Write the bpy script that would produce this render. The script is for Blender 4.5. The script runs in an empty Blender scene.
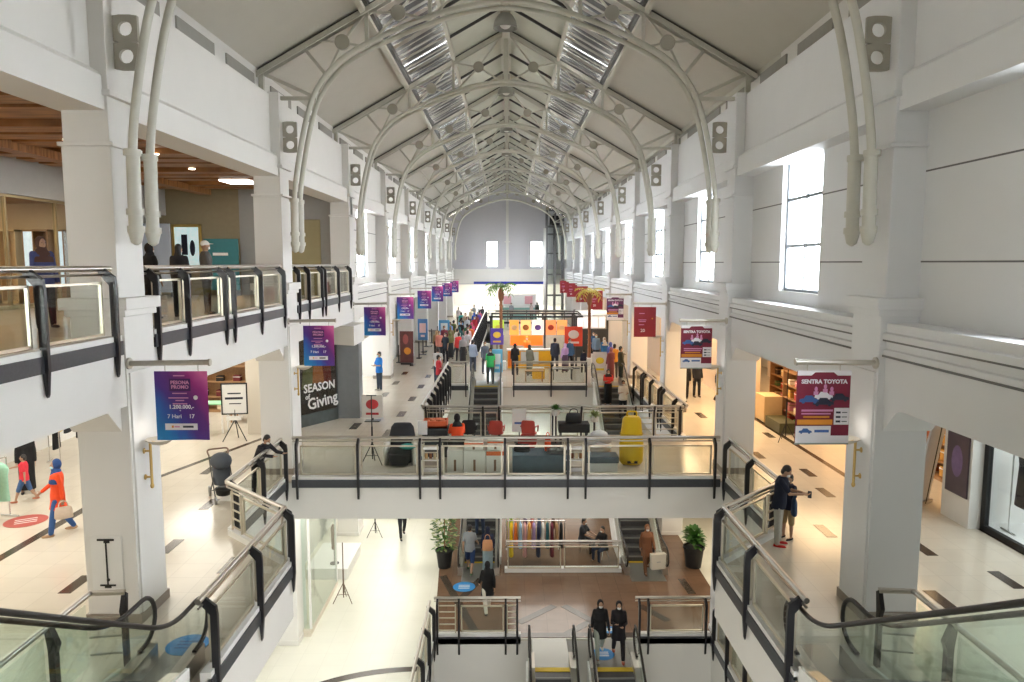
import bpy, bmesh, math, random
from mathutils import Vector, Matrix
R = math.radians
rng = random.Random(11)
scene = bpy.context.scene
C = scene.collection

# ------------------------------------------------------------------ materials
MATS = {}
def hexs(h):
    h = h.lstrip('#')
    v = [int(h[i:i+2], 16)/255 for i in (0, 2, 4)]
    return tuple(c/12.92 if c <= .04045 else ((c+.055)/1.055)**2.4 for c in v)
def mat(name, col, rough=.5, metal=0., var=.06, scale=6., bump=0., spec=.5, emit=None, es=0.):
    if name in MATS: return MATS[name]
    if isinstance(col, str): col = hexs(col)
    m = bpy.data.materials.new(name); m.use_nodes = True
    nt = m.node_tree; b = nt.nodes['Principled BSDF']
    b.inputs['Roughness'].default_value = rough
    b.inputs['Metallic'].default_value = metal
    b.inputs['Specular IOR Level'].default_value = spec
    tc = nt.nodes.new('ShaderNodeTexCoord')
    nz = nt.nodes.new('ShaderNodeTexNoise'); nz.inputs['Scale'].default_value = scale; nz.inputs['Detail'].default_value = 3
    nt.links.new(tc.outputs['Object'], nz.inputs['Vector'])
    mx = nt.nodes.new('ShaderNodeMix'); mx.data_type = 'RGBA'
    mx.inputs[6].default_value = tuple(max(0, c*(1-var)) for c in col)+(1,)
    mx.inputs[7].default_value = tuple(min(1, c*(1+var)) for c in col)+(1,)
    nt.links.new(nz.outputs['Fac'], mx.inputs[0])
    nt.links.new(mx.outputs[2], b.inputs['Base Color'])
    if bump:
        bp = nt.nodes.new('ShaderNodeBump'); bp.inputs['Strength'].default_value = bump; bp.inputs['Distance'].default_value = .01
        nt.links.new(nz.outputs['Fac'], bp.inputs['Height']); nt.links.new(bp.outputs['Normal'], b.inputs['Normal'])
    if emit:
        if isinstance(emit, str): emit = hexs(emit)
        b.inputs['Emission Color'].default_value = tuple(emit)+(1,)
        b.inputs['Emission Strength'].default_value = es
    MATS[name] = m; return m
def glass(name, tint, refl=.08, rough=.02):
    if name in MATS: return MATS[name]
    m = bpy.data.materials.new(name); m.use_nodes = True; nt = m.node_tree
    nt.nodes.remove(nt.nodes['Principled BSDF'])
    out = nt.nodes['Material Output']
    t = nt.nodes.new('ShaderNodeBsdfTransparent'); t.inputs[0].default_value = tuple(tint)+(1,)
    g = nt.nodes.new('ShaderNodeBsdfGlossy'); g.inputs['Roughness'].default_value = rough
    lw = nt.nodes.new('ShaderNodeLayerWeight'); lw.inputs['Blend'].default_value = .5
    pw = nt.nodes.new('ShaderNodeMath'); pw.operation = 'POWER'; pw.inputs[1].default_value = 4.; nt.links.new(lw.outputs['Facing'], pw.inputs[0])
    ma = nt.nodes.new('ShaderNodeMath'); ma.operation = 'MULTIPLY_ADD'; ma.inputs[1].default_value = .45; ma.inputs[2].default_value = refl*.4
    nt.links.new(pw.outputs[0], ma.inputs[0])
    mx = nt.nodes.new('ShaderNodeMixShader')
    nt.links.new(ma.outputs[0], mx.inputs[0]); nt.links.new(t.outputs[0], mx.inputs[1]); nt.links.new(g.outputs[0], mx.inputs[2])
    nt.links.new(mx.outputs[0], out.inputs[0])
    MATS[name] = m; return m
def tiles(name, c1, c2, grout, size, rough=.13, gw=.006, var=.12):
    m = bpy.data.materials.new(name); m.use_nodes = True; nt = m.node_tree; b = nt.nodes['Principled BSDF']
    tc = nt.nodes.new('ShaderNodeTexCoord')
    br = nt.nodes.new('ShaderNodeTexBrick'); br.offset = 0; br.inputs['Scale'].default_value = 1
    br.inputs['Brick Width'].default_value = size; br.inputs['Row Height'].default_value = size
    br.inputs['Mortar Size'].default_value = gw
    br.inputs['Color1'].default_value = tuple(c1)+(1,); br.inputs['Color2'].default_value = tuple(c2)+(1,); br.inputs['Mortar'].default_value = tuple(grout)+(1,)
    nt.links.new(tc.outputs['Object'], br.inputs['Vector'])
    nz = nt.nodes.new('ShaderNodeTexNoise'); nz.inputs['Scale'].default_value = 2.2; nz.inputs['Detail'].default_value = 6
    nt.links.new(tc.outputs['Object'], nz.inputs['Vector'])
    mp = nt.nodes.new('ShaderNodeMapRange'); mp.inputs[3].default_value = 1-var; mp.inputs[4].default_value = 1+var
    nt.links.new(nz.outputs['Fac'], mp.inputs[0])
    mx = nt.nodes.new('ShaderNodeMix'); mx.data_type = 'RGBA'; mx.blend_type = 'MULTIPLY'; mx.inputs[0].default_value = 1
    nt.links.new(br.outputs['Color'], mx.inputs[6]); nt.links.new(mp.outputs[0], mx.inputs[7])
    nt.links.new(mx.outputs[2], b.inputs['Base Color'])
    b.inputs['Roughness'].default_value = rough
    MATS[name] = m; return m

WALL = mat('wall_paint', (.80, .79, .76), .65, var=.025, scale=1.5)
WALLC = mat('wall_paint_cool', (.79, .80, .81), .65, var=.025, scale=1.5)
CREAM = mat('cream_paint', (.72, .66, .56), .6, var=.03, scale=1.5)
OLIVE = mat('olive_wall_panel', (.30, .25, .15), .5, var=.1)
GREYW = mat('grey_wall_panel', (.36, .36, .34), .6)
SEAM = mat('seam_shadow_gap', (.16, .16, .16), .8)
ROOFP = mat('roof_board', (.60, .58, .52), .7, var=.04, scale=2)
STEELW = mat('painted_truss_steel', (.58, .57, .50), .45, var=.05)
GUSS = mat('gusset_plate_paint', (.38, .36, .30), .5)
DARKS = mat('dark_steel', (.05, .05, .05), .4, var=.2)
STEEL = mat('brushed_steel', (.60, .57, .53), .28, 1., var=.05, scale=40)
CHROME = mat('bright_steel', (.72, .72, .72), .18, 1., var=.03)
FRAMEC = mat('champagne_frame_metal', (.66, .61, .50), .32, .7, var=.05)
FIN = mat('black_fin_enamel', (.012, .012, .016), .32, var=.2)
BAND = mat('dark_stone_band', (.045, .05, .06), .35, var=.3, scale=25)
WHITE = mat('white_enamel', (.82, .82, .80), .4, var=.02)
BLACK = mat('black_matte', (.012, .012, .013), .6)
RUBBER = mat('handrail_rubber', (.018, .015, .014), .45)
BRASS = mat('brass', (.62, .43, .16), .3, 1., var=.08)
WOODC = None
GLASS = glass('rail_glass', (.93, .96, .945), .07)
GLASSG = glass('escalator_glass', (.925, .97, .95), .10)
GLASSW = glass('window_glass', (.93, .96, 1.0), .04)
GLASSD = glass('shop_glass', (.85, .88, .88), .07)
FLOORM = tiles('floor_cream_tile', (.70, .64, .54), (.67, .61, .51), (.55, .50, .42), .6, .16, .004, .05)
FLOORG = tiles('floor_ivory_tile', (.78, .77, .67), (.76, .75, .65), (.68, .67, .58), .6, .24, .004, .04)
FLOORB = tiles('floor_brown_granite', (.185, .108, .066), (.155, .09, .055), (.11, .066, .042), .6, .18, .006, .25)
FLOORW = tiles('floor_wood', (.40, .22, .10), (.34, .18, .08), (.18, .1, .05), .9, .2, .006, .2)
DASH = mat('dark_granite_inlay', (.065, .048, .036), .18, var=.3, scale=30)
def wood_ceiling():
    m = bpy.data.materials.new('wood_plank_ceiling'); m.use_nodes = True; nt = m.node_tree; b = nt.nodes['Principled BSDF']
    tc = nt.nodes.new('ShaderNodeTexCoord'); mp = nt.nodes.new('ShaderNodeMapping'); mp.inputs['Scale'].default_value = (1, 8, 1)
    nz = nt.nodes.new('ShaderNodeTexNoise'); nz.inputs['Scale'].default_value = 1.2; nz.inputs['Detail'].default_value = 5
    nt.links.new(tc.outputs['Object'], mp.inputs['Vector']); nt.links.new(mp.outputs[0], nz.inputs['Vector'])
    cr = nt.nodes.new('ShaderNodeValToRGB')
    cr.color_ramp.elements[0].position = .3; cr.color_ramp.elements[0].color = (.16, .065, .02, 1)
    cr.color_ramp.elements[1].position = .7; cr.color_ramp.elements[1].color = (.48, .23, .08, 1)
    nt.links.new(nz.outputs['Fac'], cr.inputs[0]); nt.links.new(cr.outputs[0], b.inputs['Base Color'])
    b.inputs['Roughness'].default_value = .4
    MATS[m.name] = m; return m
WOODC = wood_ceiling()
WOOD = mat('warm_wood', (.36, .20, .09), .45, var=.3, scale=14)
def translucent(name, col):
    m = bpy.data.materials.new(name); m.use_nodes = True; nt = m.node_tree
    nt.nodes.remove(nt.nodes['Principled BSDF']); out = nt.nodes['Material Output']
    tc = nt.nodes.new('ShaderNodeTexCoord'); nz = nt.nodes.new('ShaderNodeTexNoise'); nz.inputs['Scale'].default_value = 1.3; nz.inputs['Detail'].default_value = 4
    nt.links.new(tc.outputs['Object'], nz.inputs['Vector'])
    mx = nt.nodes.new('ShaderNodeMix'); mx.data_type = 'RGBA'
    mx.inputs[6].default_value = tuple(c*.8 for c in col)+(1,); mx.inputs[7].default_value = tuple(col)+(1,)
    nt.links.new(nz.outputs['Fac'], mx.inputs[0])
    t = nt.nodes.new('ShaderNodeBsdfTranslucent'); d = nt.nodes.new('ShaderNodeBsdfDiffuse')
    nt.links.new(mx.outputs[2], t.inputs[0]); nt.links.new(mx.outputs[2], d.inputs[0])
    s = nt.nodes.new('ShaderNodeMixShader'); s.inputs[0].default_value = .955
    nt.links.new(t.outputs[0], s.inputs[1]); nt.links.new(d.outputs[0], s.inputs[2]); nt.links.new(s.outputs[0], out.inputs[0])
    MATS[name] = m; return m
POLY = translucent('polycarbonate_sheet', (.62, .63, .56))
_cm = {}
def cloth(hexc, rough=.85):
    k = 'fabric_'+hexc.lstrip('#')
    return mat(k, hexc, rough, var=.12, scale=18, bump=.15)
SKIN = mat('skin', (.42, .25, .165), .55, var=.05)
SKIND = mat('skin_deep', (.30, .17, .11), .55, var=.05)
HAIR = mat('hair_black', (.012, .01, .01), .5, var=.3, scale=40)
MASKM = mat('mask_blue', (.45, .70, .78), .8)
MASKW = mat('mask_white', (.8, .8, .8), .8)

# ------------------------------------------------------------------ mesh builder
class MB:
    def __init__(s): s.v = []; s.f = []; s.mi = []; s.cur = 0
    def add(s, vs, fs):
        o = len(s.v); s.v += [tuple(p) for p in vs]
        for f in fs: s.f.append([i+o for i in f]); s.mi.append(s.cur)
        return s
    def box(s, x0, x1, y0, y1, z0, z1):
        vs = [(x, y, z) for x in (x0, x1) for y in (y0, y1) for z in (z0, z1)]
        return s.add(vs, [(0, 1, 3, 2), (4, 6, 7, 5), (0, 4, 5, 1), (2, 3, 7, 6), (0, 2, 6, 4), (1, 5, 7, 3)])
    def cbox(s, c, sx, sy, sz, rz=0., rx=0.):
        M = Matrix.Translation(c) @ Matrix.Rotation(rz, 4, 'Z') @ Matrix.Rotation(rx, 4, 'X')
        vs = [M @ Vector((x*sx/2, y*sy/2, z*sz/2)) for x in (-1, 1) for y in (-1, 1) for z in (-1, 1)]
        return s.add(vs, [(0, 1, 3, 2), (4, 6, 7, 5), (0, 4, 5, 1), (2, 3, 7, 6), (0, 2, 6, 4), (1, 5, 7, 3)])
    def prism(s, poly, f3, a, b):
        """poly of 2D points; f3(u,v,w)->3D; extruded in w from a to b"""
        n = len(poly)
        vs = [f3(u, v, a) for u, v in poly] + [f3(u, v, b) for u, v in poly]
        fs = [list(range(n))[::-1], [i+n for i in range(n)]] + [(i, (i+1) % n, (i+1) % n+n, i+n) for i in range(n)]
        return s.add(vs, fs)
    def beam(s, p, q, w, h=None, up=(0, 0, 1)):
        """rectangular bar from p to q; w across, h along up"""
        h = h or w; p = Vector(p); q = Vector(q); d = (q-p).normalized(); up = Vector(up)
        if abs(d.dot(up)) > .98: up = Vector((0, 1, 0))
        r = d.cross(up).normalized(); u = r.cross(d).normalized()
        vs = [c + r*a*w/2 + u*b*h/2 for c in (p, q) for a, b in ((-1, -1), (1, -1), (1, 1), (-1, 1))]
        return s.add(vs, [(0, 3, 2, 1), (4, 5, 6, 7)]+[(i, (i+1) % 4, (i+1) % 4+4, i+4) for i in range(4)])
    def tube(s, path, r, n=10, closed=False, radii=None):
        P = [Vector(p) for p in path]; m = len(P); rings = []; prev = None
        for i in range(m):
            if closed: d = (P[(i+1) % m]-P[i-1])
            else: d = P[min(i+1, m-1)]-P[max(i-1, 0)]
            d = d.normalized()
            if prev is None:
                a = Vector((0, 0, 1)) if abs(d.z) < .9 else Vector((1, 0, 0))
                u = d.cross(a).normalized()
            else:
                u = (prev - d*prev.dot(d)).normalized()
            prev = u; w = d.cross(u); rr = radii[i] if radii else r
            rings.append([P[i]+(u*math.cos(2*math.pi*k/n)+w*math.sin(2*math.pi*k/n))*rr for k in range(n)])
        vs = [p for g in rings for p in g]; fs = []
        for i in range(m if closed else m-1):
            j = (i+1) % m
            for k in range(n): fs.append((i*n+k, i*n+(k+1) % n, j*n+(k+1) % n, j*n+k))
        if not closed:
            fs.append(tuple(range(n))[::-1]); fs.append(tuple((m-1)*n+k for k in range(n)))
        return s.add(vs, fs)
    def lathe(s, prof, c=(0, 0, 0), n=20, M=None):
        vs = []; m = len(prof)
        for r, z in prof:
            for k in range(n):
                a = 2*math.pi*k/n; p = Vector((r*math.cos(a), r*math.sin(a), z))
                if M: p = M @ p
                vs.append(p+Vector(c))
        fs = []
        for i in range(m-1):
            for k in range(n): fs.append((i*n+k, i*n+(k+1) % n, (i+1)*n+(k+1) % n, (i+1)*n+k))
        fs.append(tuple(range(n))[::-1]); fs.append(tuple((m-1)*n+k for k in range(n)))
        return s.add(vs, fs)
    def ell(s, c, r, n=14, m=8, M=None):
        c = Vector(c); vs = []; fs = []
        for i in range(1, m):
            t = math.pi*i/m
            for k in range(n):
                a = 2*math.pi*k/n
                p = Vector((r[0]*math.sin(t)*math.cos(a), r[1]*math.sin(t)*math.sin(a), r[2]*math.cos(t)))
                vs.append(c+(M @ p if M else p))
        top = len(vs); p = Vector((0, 0, r[2])); vs.append(c+(M @ p if M else p)); p = Vector((0, 0, -r[2])); vs.append(c+(M @ p if M else p))
        for i in range(m-2):
            for k in range(n): fs.append((i*n+k, (i+1)*n+k, (i+1)*n+(k+1) % n, i*n+(k+1) % n))
        for k in range(n):
            fs.append((top, k, (k+1) % n)); fs.append((top+1, (m-2)*n+(k+1) % n, (m-2)*n+k))
        return s.add(vs, fs)
    def loft(s, rings, n=16):
        """rings: (cx,cy,cz,rx,ry[,tilt matrix]) ellipses stacked"""
        vs = []; fs = []; m = len(rings)
        for g in rings:
            cx, cy, cz, rx, ry = g[:5]; M = g[5] if len(g) > 5 else None
            for k in range(n):
                a = 2*math.pi*k/n; p = Vector((rx*math.cos(a), ry*math.sin(a), 0))
                if M: p = M @ p
                vs.append(Vector((cx, cy, cz))+p)
        for i in range(m-1):
            for k in range(n): fs.append((i*n+k, i*n+(k+1) % n, (i+1)*n+(k+1) % n, (i+1)*n+k))
        fs.append(tuple(range(n))[::-1]); fs.append(tuple((m-1)*n+k for k in range(n)))
        return s.add(vs, fs)
    def quad(s, a, b, c, d): return s.add([a, b, c, d], [(0, 1, 2, 3)])
    def mesh(s, name, bevel=0., smooth=None, normals=True):
        me = bpy.data.meshes.new(name); me.from_pydata(s.v, [], s.f)
        if any(s.mi): me.polygons.foreach_set('material_index', s.mi)
        bm = bmesh.new(); bm.from_mesh(me)
        if bevel:
            es = [e for e in bm.edges if len(e.link_faces) == 2 and e.calc_face_angle(0) > .6]
            bmesh.ops.bevel(bm, geom=es, offset=bevel, segments=2, profile=.6, affect='EDGES', clamp_overlap=True)
        if normals: bmesh.ops.recalc_face_normals(bm, faces=bm.faces)
        bm.to_mesh(me); bm.free()
        if smooth is not None:
            me.polygons.foreach_set('use_smooth', [True]*len(me.polygons)); me.set_sharp_from_angle(angle=R(smooth))
        me.update(); return me
    def build(s, name, mats, parent=None, bevel=0., smooth=None, loc=None, rz=0.):
        me = s.mesh(name, bevel, smooth)
        for m in (mats if isinstance(mats, (list, tuple)) else [mats]): me.materials.append(m)
        return link(name, me, parent, loc, rz)
KIDS = {}
def link(name, me, parent=None, loc=None, rz=0.):
    o = bpy.data.objects.new(name, me); C.objects.link(o)
    if parent: o.parent = parent; KIDS.setdefault(parent.name, []).append(o)
    if loc: o.location = loc
    if rz: o.rotation_euler[2] = rz
    return o
def tag(o, label=None, cat=None, group=None, kind=None):
    if label: o['label'] = label
    if cat: o['category'] = cat
    if group: o['group'] = group
    if kind: o['kind'] = kind
    return o
def thing(name, label, cat, loc=(0, 0, 0), rz=0., group=None):
    o = bpy.data.objects.new(name, None); C.objects.link(o); o.empty_display_size = .2
    o.location = loc; o.rotation_euler[2] = rz
    return tag(o, label, cat, group)
def struct(name, mb, m, label=None, bevel=0., smooth=None):
    o = mb.build(name, m, None, bevel, smooth); o['kind'] = 'structure'
    if label: o['label'] = label
    return o
def kids(o): return KIDS.get(o.name, [])
def dup(root, loc, rz=None, label=None, group=None):
    r = root.copy(); C.objects.link(r); r.location = loc
    if rz is not None: r.rotation_euler[2] = rz
    if label: r['label'] = label
    if group: r['group'] = group
    for ch in kids(root):
        c = ch.copy(); C.objects.link(c); c.parent = r; KIDS.setdefault(r.name, []).append(c)
        for g in kids(ch):
            d = g.copy(); C.objects.link(d); d.parent = c; KIDS.setdefault(c.name, []).append(d)
    return r
def text_mesh(body, size, right, up, pos, thick=.002, align='CENTER', bold=0.):
    cu = bpy.data.curves.new('txt', 'FONT'); cu.body = body; cu.size = size; cu.align_x = align; cu.align_y = 'CENTER'
    cu.extrude = thick; cu.offset = bold; cu.resolution_u = 2
    ob = bpy.data.objects.new('txt', cu); C.objects.link(ob)
    dg = bpy.context.evaluated_depsgraph_get()
    me = bpy.data.meshes.new_from_object(ob.evaluated_get(dg))
    bpy.data.objects.remove(ob); bpy.data.curves.remove(cu)
    right = Vector(right).normalized(); up = Vector(up).normalized(); nn = right.cross(up)
    M = Matrix((( right.x, up.x, nn.x, pos[0]), (right.y, up.y, nn.y, pos[1]), (right.z, up.z, nn.z, pos[2]), (0, 0, 0, 1)))
    me.transform(M); return me
def text_obj(name, body, size, right, up, pos, m, parent, **k):
    me = text_mesh(body, size, right, up, pos, **k); me.name = name; me.materials.clear(); me.materials.append(m)
    return link(name, me, parent)
ORD = ['nearest', 'second', 'third', 'fourth', 'fifth', 'sixth', 'seventh', 'eighth', 'ninth', 'tenth']

# ------------------------------------------------------------------ layout constants
W = 5.67                                   # atrium half width at the column faces
CY = [11.37+8.1*i for i in range(9)]       # column centres along the hall
LG, L1, L2 = -4.8, 0., 4.4
YE = 79.                                   # far end wall
# ------------------------------------------------------------------ setting: floors
def slab(name, poly, z0, z1, m, label):
    mb = MB(); mb.prism(poly, lambda u, v, w: (u, v, w), z0, z1); return struct(name, mb, m, label)
Y0 = -6.
V1 = [(-2.55, 22.7), (-2.55, 32.9), (-1.62, 32.9), (-1.62, 34.1), (-.22, 34.1), (-.22, 32.9), (3.98, 32.9), (3.98, 34.1), (5.42, 34.1), (5.42, 32.9), (W, 32.9), (W, 22.7)]
mid_left = [(-14, Y0), (-3.95, Y0), (-3.95, 13.1), (-5.64, 14.72), (-5.64, 18.4), (-5.64, 22.7), (-2.55, 22.7), (-2.55, 32.9), (-2.55, 36), (-1.95, 36), (-1.95, 100), (-14, 100)]
mid_right = [(14, Y0), (14, 100), (5.67, 100), (5.67, 36), (5.67, 22.7), (5.67, 18.4), (5.64, 14.72), (3.95, 13.1), (3.95, Y0)]
bridge_p = [(-5.64, 18.4), (5.67, 18.4), (5.67, 22.7), (-5.64, 22.7)]
plat_p = [(-2.55, 32.9), (-1.62, 32.9), (-1.62, 34.1), (-.22, 34.1), (-.22, 32.9), (3.98, 32.9), (3.98, 34.1), (5.42, 34.1), (5.42, 32.9), (5.67, 32.9), (5.67, 46), (-1.95, 46), (-1.95, 36), (-2.55, 36)]
far_p = [(-1.95, 69.5), (5.67, 69.5), (5.67, 100), (-1.95, 100)]
for nm, pl, lb in (('floor_left', mid_left, 'cream tiled left walkway of the middle level'), ('floor_right', mid_right, 'cream tiled right walkway of the middle level'),
                   ('floor_bridge', bridge_p, 'tiled bridge crossing the atrium'), ('floor_platform', plat_p, 'tiled platform behind the far escalators'),
                   ('floor_far', far_p, 'tiled floor at the far end of the hall')):
    slab(nm, pl, -.05, 0, FLOORM, lb)
    slab(nm.replace('floor', 'slab'), pl, -1., -.05, WALL, lb.replace('tiled', 'white slab under the'))
BANDS = (((-2.11, 23.47), (-0.87, 19.73)), ((-0.83, 23.23), (-1.43, 21.71)), ((1.47, 21.3), (0.38, 20.25)), ((1.77, 21.3), (2.52, 20.35)), ((2.45, 20.3), (1.63, 19.5)), ((5.79, 23.19), (5.88, 22.09)), ((4.09, 21.29), (4.74, 20.34)))
# ground floor
gl = [(-14, Y0), (-2., Y0), (-2., 19.35), (5.75, 19.35), (5.75, Y0), (14, Y0), (14, 100), (-14, 100)]
slab('floor_ground', gl, LG-.06, LG, FLOORG, 'pale glossy ground floor')
slab('slab_ground', gl, LG-.9, LG-.06, WALL, 'white slab edge of the ground floor')
slab('floor_inlay', [(-2., 19.4), (5.75, 19.4), (6.6, 22.), (6.6, 40), (-2.3, 40), (-2.3, 24.2)], LG, LG+.008, FLOORB, 'brown granite floor between the escalators')
mb = MB()
for (a, b) in BANDS:
    mb.beam((a[0], a[1], LG+.01), (b[0], b[1], LG+.01), .24, .006)
mb.box(-2., 5.75, 19.4, 19.66, LG+.008, LG+.0135)
struct('floor_inlay_bands', mb, DASH, 'dark diagonal bands in the brown granite floor')
mb = MB(); pts = []
for k in range(19):
    a = R(88+k*5); pts.append((-2.2+3.9*math.cos(a), 14.8+3.15*math.sin(a)))
pin = [(-2.2+(x+2.2)*.93, 14.8+(y-14.8)*.93) for x, y in pts]
mb.prism(pts+pin[::-1], lambda u, v, w: (u, v, w), LG, LG+.006)
struct('floor_arc_band', mb, DASH, 'dark curved band in the pale ground floor')
slab('floor_basement', [(-14, Y0), (14, Y0), (14, 30), (-14, 30)], -9.7, -9.6, FLOORG, 'basement floor under the escalator well')
mb = MB(); mb.box(-2., 5.75, 19.35, 19.5, -9.6, LG-.9); struct('wall_well', mb, WALL, 'white wall of the escalator well')
mb = MB(); mb.box(-2.15, -2., Y0, 19.5, -9.6, LG-.9); mb.box(5.75, 5.9, Y0, 19.5, -9.6, LG-.9); struct('wall_well_sides', mb, WALL)
# mid floor inlays
def dash(mb, x, y, ang=90., l=.95, w=.26):
    a = R(ang); d = Vector((math.cos(a), math.sin(a), 0))*l/2
    mb.beam(Vector((x, y, .002))-d, Vector((x, y, .002))+d, w, .006)
mb = MB()
for x, y in ((-7.5, 12.33), (-6.63, 14.05), (-5.11, 13.13), (-8.05, 19.4), (-7.2, 9.4), (-6.9, 16.6), (7.85, 17.4), (6.73, 14.82), (7.3, 11.64), (8.92, 12.42), (8.24, 13.86), (8.12, 19.1), (7.4, 20.9), (8.6, 23.4), (9.0, 9.8)): dash(mb, x, y, 90, .72, .22)
for y in [23.2+3.05*i for i in range(18)]:
    dash(mb, -3.9, y+.6); dash(mb, -5.2, y+1.6); dash(mb, 7.2, y+.3)
struct('floor_dashes', mb, DASH, 'dark granite dashes set into the cream floor')
mb = MB()
mb.beam((-9.62, 3, .002), (-9.62, 17.2, .002), .2, .006); mb.beam((-9.62, 17.2, .002), (-7.7, 23.4, .002), .16, .006)
mb.beam((10.1, 3, .002), (10.1, 15.2, .002), .2, .006); mb.beam((9.0, 16.5, .002), (9.0, 27., .002), .16, .006)
struct('floor_border', mb, DASH, 'dark border line along the shop fronts')

# ------------------------------------------------------------------ columns
def column(side, i):
    y = CY[i]; s = side; mb = MB()
    def b(x0, x1, yy0, yy1, z0, z1):
        xs = sorted((s*x0, s*x1)); mb.box(xs[0], xs[1], y+yy0, y+yy1, z0, z1)
    b(W, W+.8, -.45, .45, LG, 4.86)               # lower shaft
    b(W-.03, W+.55, -.40, .40, -.9, 3.95)          # raised strip facing the atrium
    b(W-.05, W+.86, -.49, .49, 4.80, 4.90)         # cap of the lower shaft
    b(W-.10, W+.92, -.54, .54, 4.90, 5.08)
    b(W+.08, W+.80, -.40, .40, 5.0, 7.3)          # upper shaft
    b(W+.02, W+.84, -.44, .44, 7.3, 7.36)
    b(W+.1, W+.78, -.38, .38, 7.36, 8.05)
    b(W+.02, W+.84, -.44, .44, 8.02, 8.10)
    b(W+.06, W+.82, -.42, .42, 8.1, 9.9)
    b(W-.02, W+.84, -.46, .46, LG, LG+.14)
    o = struct('column_left' if s < 0 else 'column_right', mb, WALL if s < 0 else WALLC, f"white square column, {ORD[i]} on the {'left' if s < 0 else 'right'} side", bevel=.012)
    sk = MB(); xs = sorted((s*(W-.035), s*(W+.83))); sk.box(xs[0], xs[1], y-.47, y+.47, 0, .16)
    struct('baseboard_column', sk, mat('skirting_stone', (.30, .26, .22), .3))
for i in range(9):
    column(-1, i); column(1, i)

# ------------------------------------------------------------------ side walls, beams, ledges
def prof_y(mb, prof, s, y0, y1):
    mb.prism([(s*x, z) for x, z in prof], lambda u, v, w: (u, w, v), y0, y1)
Y0 = -6.
YS = [Y0, CY[0]-8.1]+CY+[YE]
# upper beam with moulding (both sides)
for s, nm in ((-1, 'left'), (1, 'right')):
    mb = MB()
    prof_y(mb, [(W+.30, 9.85), (W+.30, 8.42), (W+.20, 8.36), (W+.14, 8.30), (W+.14, 7.82), (W+.85, 7.82), (W+.85, 9.85)], s, Y0, YE)
    struct('beam_upper_'+nm, mb, WALL if s < 0 else WALLC, f'white upper edge beam on the {nm} under the roof')
    mb = MB(); prof_y(mb, [(W+.62, 9.85), (W+.80, 9.85), (W+.80, 10.75), (W+.62, 10.75)], s, Y0, YE)
    for k in range(len(YS)-1):
        y = YS[k]
        while y+2.2 < YS[k+1]-.3:
            xs = sorted((s*(W+.58), s*(W+.63)))
            mb.cur = 1; mb.box(xs[0], xs[1], y+.7, y+2.5, 9.95, 10.3); mb.cur = 0; y += 2.5
    struct('wall_clerestory_'+nm, mb, [WALL, mat('clerestory_recess', (.34, .33, .30), .7)], 'low recessed strip between beam and roof')
    # fascia of the upper floor
    mb = MB()
    prof_y(mb, [(W+.02, 3.45), (W+.02, 4.24), (W+.04, 4.24), (W+.04, 4.40), (W+2.2, 4.40), (W+2.2, 3.75), (W+.9, 3.75), (W+.55, 3.45)], s, Y0, 27.1 if s < 0 else YE) if s < 0 else \
        prof_y(mb, [(W+.1, 3.45), (W+.1, 4.20), (W+.06, 4.22), (W+.06, 4.30), (W+.1, 4.32), (W+.1, 4.44), (W+.04, 4.46), (W+.04, 4.55), (W+.1, 4.57), (W+.1, 4.70), (W+2.2, 4.70), (W+2.2, 3.75), (W+.9, 3.75), (W+.55, 3.45)], s, Y0, YE)
    struct('fascia_'+nm, mb, WALL if s < 0 else WALLC, f'white fascia beam of the upper floor on the {nm}')
    # corbels (haunches) by the columns
    mb = MB()
    for y in CY:
        for d in (-1, 1):
            mb.prism([(y+d*.45, 3.45), (y+d*.95, 3.45), (y+d*.8, 3.40), (y+d*.6, 3.2), (y+d*.45, 3.05)], lambda u, v, w: (w, u, v), *sorted((s*(W+.12), s*(W+.86))))
    struct('trim_corbel_'+nm, mb, WALL if s < 0 else WALLC)
mb = MB()
prof_y(mb, [(W+.1, 3.45), (W+.1, 4.20), (W+.06, 4.22), (W+.06, 4.30), (W+.1, 4.32), (W+.1, 4.44), (W+.04, 4.46), (W+.04, 4.55), (W+.1, 4.57), (W+.1, 4.70), (W+2.2, 4.70), (W+2.2, 3.45)], -1, 27.6, YE)
struct('fascia_left_far', mb, WALL, 'white fascia beam on the left beyond the balcony')
# grooves (shadow gaps) on the right fascia
for s, nm, y0 in ((1, 'right', Y0), (-1, 'left', 27.6)):
    mb = MB()
    for z in (4.205, 4.445):
        xs = sorted((s*(W+.045), s*(W+.105))); mb.box(xs[0], xs[1], y0, YE, z-.012, z+.018)
    struct('trim_groove_'+nm, mb, SEAM)
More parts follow.
